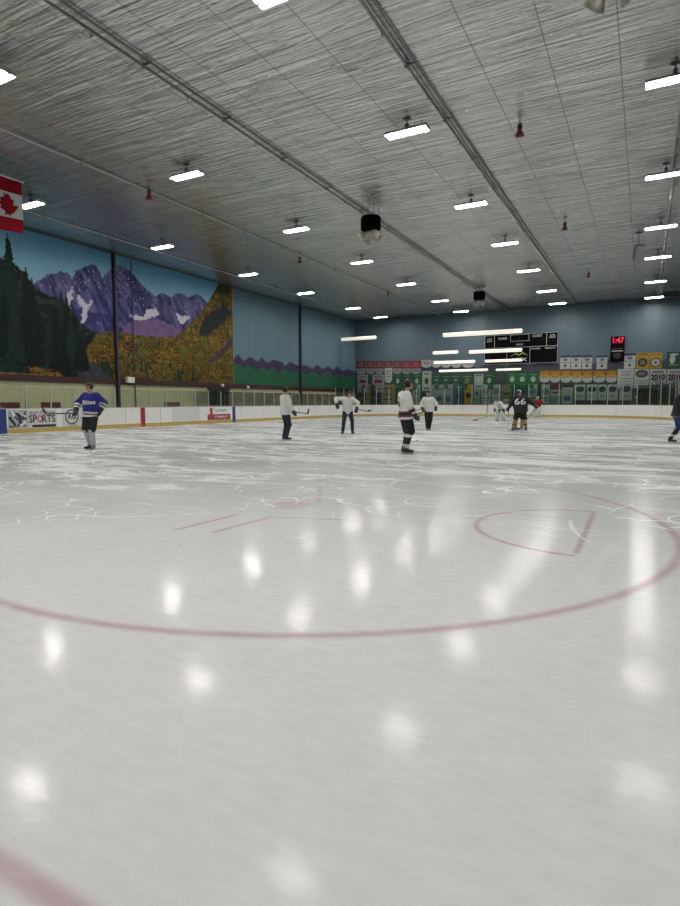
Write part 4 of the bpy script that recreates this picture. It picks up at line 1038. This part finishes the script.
def skate(parent, ankle, toe, foot_pitch=0.):
    a = V(ankle); f = V((math.sin(toe), -math.cos(toe), 0)); side = V((f.y, -f.x, 0)); up = V((0,0,1))
    if foot_pitch:
        R = Matrix.Rotation(foot_pitch, 3, side); f = R @ f; up = R @ up
    g = a-up*.13      # blade line under the ankle
    mb = MB()
    mb.cap(a+up*.05-f*.005, a-up*.02, .056, .058); mb.cap(a-up*.03-f*.035, a-up*.045+f*.05, .05, .046); mb.cap(a-up*.05+f*.03, a-up*.058+f*.155, .046, .04, flat=.75, side=side)
    mb.box(a-up*.078+f*.05, (.07,.24,.02), Matrix((side, f, up)).transposed())
    b = remeshed(mb, 'skate_boot', BOOT, parent, .011, 4)
    mb = MB()
    Rm = Matrix((side, f, up)).transposed()
    mb.box(a-up*.098-f*.025, (.022,.05,.03), Rm); mb.box(a-up*.098+f*.125, (.022,.05,.03), Rm); mb.box(a-up*.112+f*.05, (.016,.25,.014), Rm)
    mb.build('blade_holder', HOLD, b)
    mb = MB(); mb.box(a-up*.124+f*.05, (.005,.28,.014), Rm); mb.build('blade', STEEL, b)
def head(parent, body_mb, c, phi, pitch, helm, glassm=None, cage=False):
    c = V(c); R = Matrix.Rotation(phi, 3, 'Z') @ Matrix.Rotation(pitch, 3, 'X')   # local -Y is the face
    L = lambda x, y, z: c + R @ V((x, y, z))
    body_mb.ell(c, (.070,.088,.100), R, 18, 12); body_mb.ell(L(0,-.03,-.055), (.056,.062,.06), R)
    body_mb.ell(L(0,-.09,-.075), (.026,.022,.022), R)               # chin
    body_mb.cap(L(0,-.088,.02), L(0,-.112,-.022), .010, .017, 10); body_mb.ell(L(0,-.086,.03), (.055,.016,.012), R)
    body_mb.ell(L(.03,-.078,-.025), (.022,.02,.02), R); body_mb.ell(L(-.03,-.078,-.025), (.022,.02,.02), R)
    for s in (-1, 1): body_mb.ell(L(s*.072,.005,-.005), (.011,.02,.032), R)
    for s in (-1, 1):
        MB().ell(L(s*.028,-.083,.006), (.012,.008,.009), R, 10, 6).build('eye', EYEW, parent, True)
        MB().ell(L(s*.028,-.090,.006), (.006,.004,.006), R, 8, 5).build('pupil', EYED, parent, True)
    MB().ell(L(0,-.093,-.052), (.024,.008,.007), R, 10, 6).build('mouth', LIP, parent, True)
    if helm is HAIR:
        mb = MB(); mb.ell(L(0,.012,.02), (.086,.098,.105), R); mb.ell(L(0,.05,-.02), (.078,.062,.08), R)
        remeshed(mb, 'hair', HAIR, parent, .012, 3); return
    # helmet shell: upper ellipsoid open at the face, ear guards and ridges
    mb = MB(); n, m = 26, 16; vs = []; idx = {}
    for i in range(m+1):
        t = PI*i/m
        for j in range(n):
            a = 2*PI*j/n; x, y, z = .086*math.sin(t)*math.cos(a), .106*math.sin(t)*math.sin(a)+.006, .098*math.cos(t)+.022
            idx[i, j] = len(vs); vs.append(L(x, y, z))
    fs = []
    for i in range(m):
        for j in range(n):
            t = PI*(i+.5)/m; a = 2*PI*(j+.5)/n; z = .098*math.cos(t)+.022; y = math.sin(t)*math.sin(a)
            lim = .045 if y < -.35 else (-.055 if y < .25 else -.075)
            if z > lim: fs.append((idx[i,j], idx[i+1,j], idx[i+1,(j+1)%n], idx[i,(j+1)%n]))
    h = mb.add(vs, fs).build('helmet', helm, parent, True, recalc=True)
    so = h.modifiers.new('s', 'SOLIDIFY'); so.thickness = .01; so.offset = 1
    for s in (-1, 0, 1): MB().tube([L(s*.036,-.072,.084), L(s*.04,-.02,.119), L(s*.036,.06,.10)], [.008,.012,.008], 8).build('helmet_ridge', helm, h, True)
    if cage:
        mb = MB()
        for k in range(-3, 4):
            x = k*.028; mb.tube([L(x,-.118+abs(x)*.25,.06), L(x*1.05,-.15+abs(x)*.35,-.02), L(x*.8,-.125+abs(x)*.35,-.10)], .0035, 6)
        for z, w in ((.04,.1),(-.0,.105),(-.05,.1),(-.095,.075)): mb.tube([L(-w,-.07,z), L(-w*.5,-.135,z), L(0,-.148,z), L(w*.5,-.135,z), L(w,-.07,z)], .0035, 6)
        mb.build('face_cage', STEEL, h, True)
    else:
        mb = MB(); P = []
        for z in (.055, -.005):
            P.append([L(.1*math.sin(a), -.012-.125*math.cos(a), z) for a in [math.radians(-62+124*i/12) for i in range(13)]])
        mb.add(P[0]+P[1], [(i, i+1, 13+i+1, 13+i) for i in range(12)])
        vz = mb.build('visor', GLASS, h, True); s_ = vz.modifiers.new('s', 'SOLIDIFY'); s_.thickness = .003

def skater(label, loc, vd, phi, feet, pelvis, chest, hd, hands, outfit, poles=None, head_phi=None, head_pitch=0., name='person', group=None):
    """local frame of the figure: x across the view, y away, z up; phi turns it from facing the viewer"""
    t = thing(name, label, 'person', (loc[0], loc[1], 0), -math.radians(vd), group)
    ph = math.radians(phi); fwd = V((math.sin(ph), -math.cos(ph), 0)); rgt = V((fwd.y, -fwd.x, 0)); up = V((0,0,1))
    pelvis, chest, hd = V(pelvis), V(chest), V(hd)-V((0,0,.02)); sp = (chest-pelvis).normalized()
    hips = [pelvis+rgt*s*.095 for s in (1, -1)]; sho = [chest+rgt*s*.185 for s in (1, -1)]
    ank = [V((f[0], f[1], .132+(f[3] if len(f) > 3 else 0))) for f in feet]; knees = []
    for i in (0, 1):
        pole = fwd*.9 + rgt*(.15 if i == 0 else -.15)
        k, ank[i] = ik(hips[i], ank[i], .45, .43, pole); knees.append(k)
    elb, wri = [], []
    for i in (0, 1):
        pl = V(poles[i]) if poles else (-fwd*.6 + rgt*(.8 if i == 0 else -.8) - up*.3)
        e, w = ik(sho[i], hands[i], .30, .27, pl); elb.append(e); wri.append(w)
    side = rgt
    # ---- body: one continuous surface
    mb = MB(); fw2 = sp.cross(rgt)*-1 if sp.cross(rgt).dot(fwd) < 0 else sp.cross(rgt)
    P = lambda k: pelvis.lerp(chest, k)
    mb.loft([ringe(P(k), rgt, fw2, a, b) for k, a, b in ((-.18,.09,.08),(-.1,.15,.11),(.05,.165,.12),(.3,.145,.105),(.55,.155,.115),(.8,.175,.12),(.98,.16,.10),(1.08,.08,.06))])
    mb.cap(chest+sp*.01, hd-V((0,0,.07))-fwd*-.0, .062, .055)
    for i in (0, 1):
        mb.cap(hips[i], knees[i], .088, .058); mb.cap(knees[i], ank[i], .056, .040); c = knees[i].lerp(ank[i], .3)-fwd*.015; mb.ell(c, (.052,.052,.10))
        f = V((math.sin(math.radians(feet[i][2])), -math.cos(math.radians(feet[i][2])), 0)); mb.cap(ank[i]-V((0,0,.035)), ank[i]+f*.12-V((0,0,.045)), .035, .028)
        mb.cap(chest+rgt*(.12 if i == 0 else -.12), sho[i], .06, .062); mb.cap(sho[i], elb[i], .055, .042); mb.cap(elb[i], wri[i], .042, .028)
        d = (wri[i]-elb[i]).normalized(); sd = d.cross(fwd); sd = sd.normalized() if sd.length > .1 else up; nn = sd.cross(d)
        mb.cap(wri[i]-sd*.015, wri[i]+d*.08-sd*.018, .024, .02); mb.cap(wri[i]+sd*.015, wri[i]+d*.08+sd*.018, .024, .02)
        for s, L in ((-.036,.045),(-.012,.052),(.012,.05),(.036,.04)):
            b = wri[i]+d*.09+sd*s; mb.cap(b, b+d*L*.7, .012, .011, 8); mb.cap(b+d*L*.7, b+d*L*.75+nn*.035, .011, .009, 8)
        b = wri[i]+d*.04-sd*.035; mb.cap(b, b+d*.045-sd*.02+nn*.015, .013, .010, 8)
    head(t, mb, hd, math.radians(head_phi if head_phi is not None else phi), head_pitch, outfit['helmet'], cage=outfit.get('cage', False))
    remeshed(mb, 'body', SKIN, t, .0115, 3)
    # ---- jersey
    mb = MB(); pad = outfit.get('pad', 1.)
    hem = outfit.get('hem', -.32)
    mb.loft([ringe(P(k)+fw2*o, rgt, fw2, a*pad, b*pad, 26) for k, a, b, o in ((hem,.205,.16,0),(hem+.02,.225,.175,0),(0,.215,.165,0),(.3,.205,.16,.01),(.6,.215,.165,.01),(.85,.235,.165,0),(1.0,.215,.14,0),(1.1,.12,.09,0),(1.14,.08,.07,0))])
    for i in (0, 1):
        mb.cap(chest+rgt*(.1 if i == 0 else -.1), sho[i]+up*.005, .10*pad, .098*pad); mb.cap(sho[i], elb[i], .094*pad, .082*pad)
        mb.cap(elb[i], wri[i]-(wri[i]-elb[i]).normalized()*.06, .080*pad, .070)
        # folds of loose cloth
        q = sho[i].lerp(elb[i], .6); mb.ell(q-up*.03, (.06,.06,.05))
    jf = outfit['jersey_fn']; zhem = P(hem).z
    def matfn(c):
        dz = (c-pelvis).dot(sp)
        da = min((c-wri[0]).length, (c-wri[1]).length)
        torso = ((c-pelvis)-sp*dz).length < .255 and abs(((c-pelvis)-sp*dz).dot(rgt)) < .235
        return jf(dz, da, torso)
    j = remeshed(mb, 'jersey', outfit['jersey'], t, .0145, 5, matfn)
    # ---- pants, socks
    kind = outfit['pants_kind']; mb = MB(); PM = outfit['pants']
    mb.loft([ringe(P(k), rgt, fw2, a, b, 22) for k, a, b in ((-.28,.12,.12),(-.15,.19,.15),(.05,.19,.145),(.14,.16,.12))])
    for i in (0, 1):
        if kind == 'shorts':
            e = hips[i].lerp(knees[i], .93); mb.cap(hips[i], e, .135, .118)
        else:
            mb.cap(hips[i], knees[i], .115, .085); mb.cap(knees[i], ank[i]+up*.03, .082, .068)
            mb.ell(knees[i].lerp(ank[i], .75), (.074,.074,.05)); mb.ell(knees[i]+fwd*.01, (.088,.088,.07))
    remeshed(mb, 'shorts' if kind == 'shorts' else 'trousers', PM, t, .0145, 5)
    if kind == 'shorts':
        for i in (0, 1):
            mb = MB(); big = outfit.get('legs', 1.); mb.cap(knees[i]+up*.04, ank[i]+up*.03, .074*big, .060*big); mb.ell(knees[i]+fwd*.03, (.07*big,.07*big,.075)); mb.ell(knees[i].lerp(ank[i], .35)-fwd*.02, (.068*big,.068*big,.11))
            sf = outfit.get('sock_fn', lambda c, k: 0); kn, an = knees[i].copy(), ank[i].copy()
            remeshed(mb, 'sock', outfit['sock'], t, .0125, 4, lambda c: sf(c, (kn.z-c.z)/(kn.z-an.z)))
    if outfit.get('goalie'):
        for i in (0, 1):
            kn, an = knees[i], ank[i]; d = (an-kn).normalized(); Rm = Matrix((rgt, fwd, up)).transposed()
            mb = MB(); m0 = kn-d*.18+fwd*.09; m1 = an+fwd*.10
            mb.cap(m0-rgt*.06, m1-rgt*.06, .075, .075); mb.cap(m0+rgt*.06, m1+rgt*.06, .075, .075); mb.cap(m0, m1, .085, .085)
            remeshed(mb, 'leg_pad', PADW, t, .016, 3)
    for i in (0, 1):
        skate(t, ank[i], math.radians(feet[i][2]), feet[i][4] if len(feet[i]) > 4 else 0.)
        glove(t, elb[i], wri[i], fwd, outfit.get('glove', G_BLACK), outfit.get('cuff'))
    T = dict(root=t, jersey=j, pelvis=pelvis, chest=chest, sp=sp, rgt=rgt, fwd=fwd, wri=wri, elb=elb, P=P, fw2=fw2)
    return T
def stick(label, T, butt, heel, toe, shaft=SHAFT, blade=BLADE, goalie=False):
    """held stick; points are in the holder's local frame"""
    r = T['root']; Mw = Matrix.Translation(r.location) @ Matrix.Rotation(r.rotation_euler.z, 4, 'Z')
    butt, heel, toe = V(butt), V(heel), V(toe)
    t = thing('hockey_stick', label, 'hockey stick', Mw @ heel, r.rotation_euler.z)
    b, e = butt-heel, toe-heel; d = b.normalized(); s = d.cross(e.normalized()).normalized(); n = s.cross(d)
    sec = lambda c, w, h: [c+s*w+n*h, c-s*w+n*h, c-s*w-n*h, c+s*w-n*h]
    MB().loft([sec(V((0,0,0)), .011, .016), sec(b*.5, .011, .016), sec(b, .011, .016)]).build('shaft', shaft, t, bevel=.003)
    if goalie: MB().loft([sec(V((0,0,0)), .013, .045), sec(b*.42, .013, .045), sec(b*.48, .012, .018)]).build('paddle', PADW, t)
    u = e.normalized(); hh = .065 if not goalie else .09; v = (d-u*d.dot(u)).normalized()
    rings = []
    for k, w, hgt in ((-.03,.012,.02),(0,.012,.038),(.4,.010,.036),(.8,.008,.034),(.95,.006,.026),(1,.004,.014)):
        c = e*k + s*(.02*k*k) + v*hh*.4
        rings.append([c+s*w+v*hgt, c-s*w+v*hgt, c-s*w-v*hgt, c+s*w-v*hgt])
    bl = MB().loft(rings).build('blade', blade, t)
    MB().loft([sec(b*.93, .0135, .0185), sec(b*1.0, .0135, .0185)]).build('grip_tape', TAPE, t)
    return t
vdof = lambda x, y: math.degrees(math.atan2(x-23.946, y+22.162))
def at(x, y): return (x, y), vdof(x, y)

# skater in royal blue
def f_blue(dz, da, torso): return 1 if (torso and (.04 < dz < .085 or dz < .0)) or .12 < da < .165 and not torso or .205 < da < .25 and not torso else (2 if (.165 < da < .205 and not torso) or (torso and 0 < dz < .04) else 0)
l, v = at(10.42, -11.54)
T = skater('skater in royal blue jersey with white lettering standing before the side boards', l, v, -38,
    [(-.02,.06,-50),(.06,-.08,-20)], (.03,0,.985), (.05,-.03,1.49), (.02,-.06,1.765), [(-.34,-.02,1.08),(.27,-.10,1.08)],
    dict(helmet=HB, jersey=[J_BLUE, J_WHITE, STRIPE_R], jersey_fn=f_blue, pants_kind='shorts', pants=P_BLACK, sock=[S_GREY, J_WHITE], pad=1.08, legs=1.15, hem=-.12), head_phi=-48, poles=[(-.6,.3,-.5),(.5,.3,-.5)])
out_ = V((0,-1,0)); project_letters('jersey_lettering', 'Rhinos', .17, WHT, T['root'], T['jersey'], T['P'](.66)+V((-.05,0,0)), (1,0,.06), (0,0,1), out_, .32)
stick('dark stick held out sideways by the royal blue skater', T, (-.28,-.14,1.03), (-1.14,.68,1.0), (-1.22,.86,1.12))
# skater in white seen from behind-left
plain = lambda dz, da, torso: 0
WOUT = dict(helmet=HB, jersey=[J_WHITE], jersey_fn=plain, pants_kind='long', pants=P_NAVY, hem=-.2)
l, v = at(13.09, -5.79)
T = skater('skater in plain white jersey and dark trousers turned sideways, before the zigzag painting', l, v, 118,
    [(.02,-.05,100),(-.06,.12,120)], (-.02,.02,.985), (-.02,.0,1.48), (.0,.0,1.75), [(.26,-.1,.98),(.27,.2,1.0)], dict(WOUT, helmet=HB), head_phi=140)
stick('dark stick held low to the right by the skater in white turned to the right', T, (.20,-.02,1.0), (.80,.78,.90), (.86,.86,1.08))
# skater in white with raised elbow, head bowed
l, v = at(13.28, -1.52)
T = skater('skater in white jersey with head bowed and one elbow raised', l, v, 8,
    [(-.20,.0,-15),(.20,.02,20)], (0,.08,.97), (.0,-.07,1.45), (.08,-.17,1.68), [(-.43,-.16,1.20),(.36,-.12,1.04)], dict(WOUT, jersey=[J_WHITE], helmet=HAIR), head_pitch=.5, head_phi=10, poles=[(-1,.2,.7),(1,.3,.2)])
stick('dark stick pointing right from the hand of the skater with bowed head', T, (.28,-.22,1.06), (.85,.45,.93), (1.0,.6,.95))
# skater 5 with striped socks
def f_five(dz, da, torso): return (1 if .06 < dz < .10 or -.05 < dz < .0 else (2 if .0 <= dz <= .06 else 0)) if (torso and dz < .12) else (1 if .14 < da < .17 or .21 < da < .24 else (2 if .17 <= da <= .21 else 0))
l, v = at(18.57, -8.61)
T = skater('skater in white maroon-striped jersey with black and white striped socks, side-on', l, v, 112,
    [(.06,-.09,85),(.0,.09,110)], (.03,.0,.985), (.0,.0,1.49), (.10,.0,1.77), [(.26,-.10,.98),(.26,.14,1.0)],
    dict(helmet=HB, jersey=[J_WHITE, STRIPE_R, P_BLACK], jersey_fn=f_five, pants_kind='shorts', pants=P_BLACK, sock=[J_WHITE, S_BLACK], sock_fn=lambda c, k: 1 if .30 < k < .72 else 0, pad=1.06, hem=-.22), head_phi=100)
project_letters('jersey_number', '5', .36, BLK, T['root'], T['jersey'], T['P'](.62)+V((-.10,-.0,0)), (.50,-.86,0), (0,0,1), V((-.86,-.50,0)), .22)
stick('dark stick pointing away from the hands of the striped-sock skater', T, (.22,-.02,1.0), (.48,1.05,1.02), (.54,1.25,1.06))
# skater in white behind, facing the camera
l, v = at(15.16, 3.02)
T = skater('skater in plain white jersey with legs together, right of the striped-sock skater', l, v, 5,
    [(-.06,.0,-10),(.05,.05,12)], (0,.02,.97), (-.02,-.02,1.46), (-.05,-.06,1.73), [(-.27,-.16,.99),(.32,-.12,1.03)], dict(WOUT, helmet=HB, pants=P_BLACK))
stick('short-looking stick pointing left from the skater with legs together', T, (-.18,-.24,1.02), (-.62,.65,.93), (-.74,.75,1.0))
# crouching goalie-like skater in white in front of the goal
l, v = at(15.22, 17.9)
T = skater('crouching skater in white with a long stick in front of the far goal', l, v, -25,
    [(-.22,.0,-40),(.24,.02,10)], (.06,.16,.80), (-.2,-.1,1.27), (-.36,-.24,1.54), [(-.42,-.3,.78),(.12,-.32,.78)],
    dict(helmet=HN, jersey=[J_WHITE, P_BLACK], jersey_fn=plain, pants_kind='shorts', pants=P_BLACK, sock=[S_BLACK], goalie=True, hem=-.1, pad=1.08, cage=True), head_pitch=.3)
stick('long pale stick reaching left over the ice in front of the far goal', T, (-.10,-.30,.86), (-1.55,-.7,.06), (-1.85,-.75,.04), SHAFTL)
# number 66 from behind
l, v = at(19.03, 4.41)
T66 = skater('skater in black with number 66 on the back and yellow socks', l, v, 180,
    [(.24,.0,165),(-.30,-.02,200)], (0,.0,.97), (-.0,.08,1.50), (-.14,.16,1.76), [(.66,.18,1.10),(-.60,.10,.92)],
    dict(helmet=HN, jersey=[J_BLACK, J_NAVY], jersey_fn=plain, pants_kind='shorts', pants=P_BLACK, sock=[S_YEL, S_BLACK], sock_fn=lambda c, k: 1 if .55 < k < .68 else 0, pad=1.22, legs=1.22, hem=-.34), poles=[(.5,-.1,-.6),(-.6,-.1,-.5)])
project_letters('jersey_number', '66', .40, WHT, T66['root'], T66['jersey'], T66['P'](.66)+V((-.03,0,0)), (1,0,0), (0,0,1), V((0,-1,0)), .48, .004)
stick('stick slanting down to the ice beside the legs of the number 66 skater', T66, (.74,.16,1.16), (-.02,.62,.05), (-.2,.66,.04))
# team mate hidden behind number 66
l, v = at(18.72, 5.75)
T = skater('skater in dark kit with a white helmet, mostly hidden behind the number 66 skater', l, v, 10,
    [(-.14,.0,-10),(.12,.02,15)], (-.02,.02,.97), (-.0,-.04,1.48), (.0,-.08,1.76), [(-.2,-.3,.98),(.32,-.22,1.0)],
    dict(helmet=HW, jersey=[J_NAVY], jersey_fn=plain, pants_kind='shorts', pants=P_BLACK, sock=[S_YEL], hem=-.3))
# goalie in red far back
l, v = at(16.29, 26.8)
T = skater('goalie in red jersey and white leg pads by the end boards', l, v, -15,
    [(-.17,.0,-20),(.17,.02,10)], (.0,.12,.90), (-.02,-.02,1.40), (-.06,-.1,1.66), [(-.34,-.28,1.0),(.30,-.26,.98)],
    dict(helmet=HW, jersey=[J_RED], jersey_fn=plain, pants_kind='shorts', pants=PADW, sock=[J_WHITE], goalie=True, hem=-.08, pad=1.05, cage=True, glove=PADW))
stick('pale goalie stick slanting down left of the goalie in red', T, (-.22,-.30,1.12), (-.72,-.42,.10), (-1.0,-.5,.05), SHAFTL, PADW, True)
# skater at the right edge
l, v = at(24.60, -1.27)
T = skater('skater in black jersey and blue shorts cut off by the right edge', l, v, 90,
    [(.62,-.12,90),(.14,.10,75)], (.30,.0,.93), (.36,.0,1.45), (.46,.0,1.72), [(.66,-.18,1.06),(.55,.25,1.06)],
    dict(helmet=HB, jersey=[J_BLACK, J_WHITE], jersey_fn=lambda dz, da, torso: 1 if torso and -.13 < dz < -.09 else 0, pants_kind='shorts', pants=P_BLUE, sock=[S_BLACK, J_WHITE], sock_fn=lambda c, k: 1 if .62 < k < .80 else 0, pad=1.1, hem=-.2), poles=[(-1,-.2,-.2),(-1,.2,-.2)])
stick('dark stick held forward by the skater at the right edge', T, (.56,-.12,1.16), (1.25,-.15,.05), (1.5,-.1,.04))
# ---------------------------------------------------------------- camera, world, colour management
cam = bpy.data.cameras.new('camera'); co = bpy.data.objects.new('camera', cam); C.objects.link(co)
f_px, yaw, pitch, roll = 567.46, .4904, .08895, -.0017
cam.sensor_fit = 'HORIZONTAL'; cam.sensor_width = 36; cam.lens = f_px/680*36; cam.clip_end = 200; cam.clip_start = .05
fw = Vector((-math.sin(yaw)*math.cos(pitch), math.cos(yaw)*math.cos(pitch), -math.sin(pitch))); rt = Vector((math.cos(yaw), math.sin(yaw), 0)); u = rt.cross(fw)
c_, s_ = math.cos(roll), math.sin(roll); r2 = rt*c_+u*s_; u2 = -rt*s_+u*c_
co.matrix_world = Matrix(((r2.x,u2.x,-fw.x,23.946),(r2.y,u2.y,-fw.y,-22.162),(r2.z,u2.z,-fw.z,1.308),(0,0,0,1)))
sc = bpy.context.scene; sc.camera = co
w = bpy.data.worlds.new('world'); sc.world = w; w.use_nodes = True
w.node_tree.nodes['Background'].inputs[0].default_value = (.5,.6,.7,1); w.node_tree.nodes['Background'].inputs[1].default_value = .02
sc.view_settings.view_transform = 'Standard'; sc.view_settings.look = 'None'; sc.view_settings.gamma = 1; sc.view_settings.exposure = 0
sc.cycles.use_denoising = True; sc.cycles.max_bounces = 8; sc.cycles.diffuse_bounces = 4; sc.cycles.glossy_bounces = 4; sc.cycles.transparent_max_bounces = 16
sc.cycles.sample_clamp_indirect = 4; sc.cycles.caustics_reflective = False; sc.cycles.caustics_refractive = False; sc.cycles.blur_glossy = .5
sc.cycles.use_light_tree = True
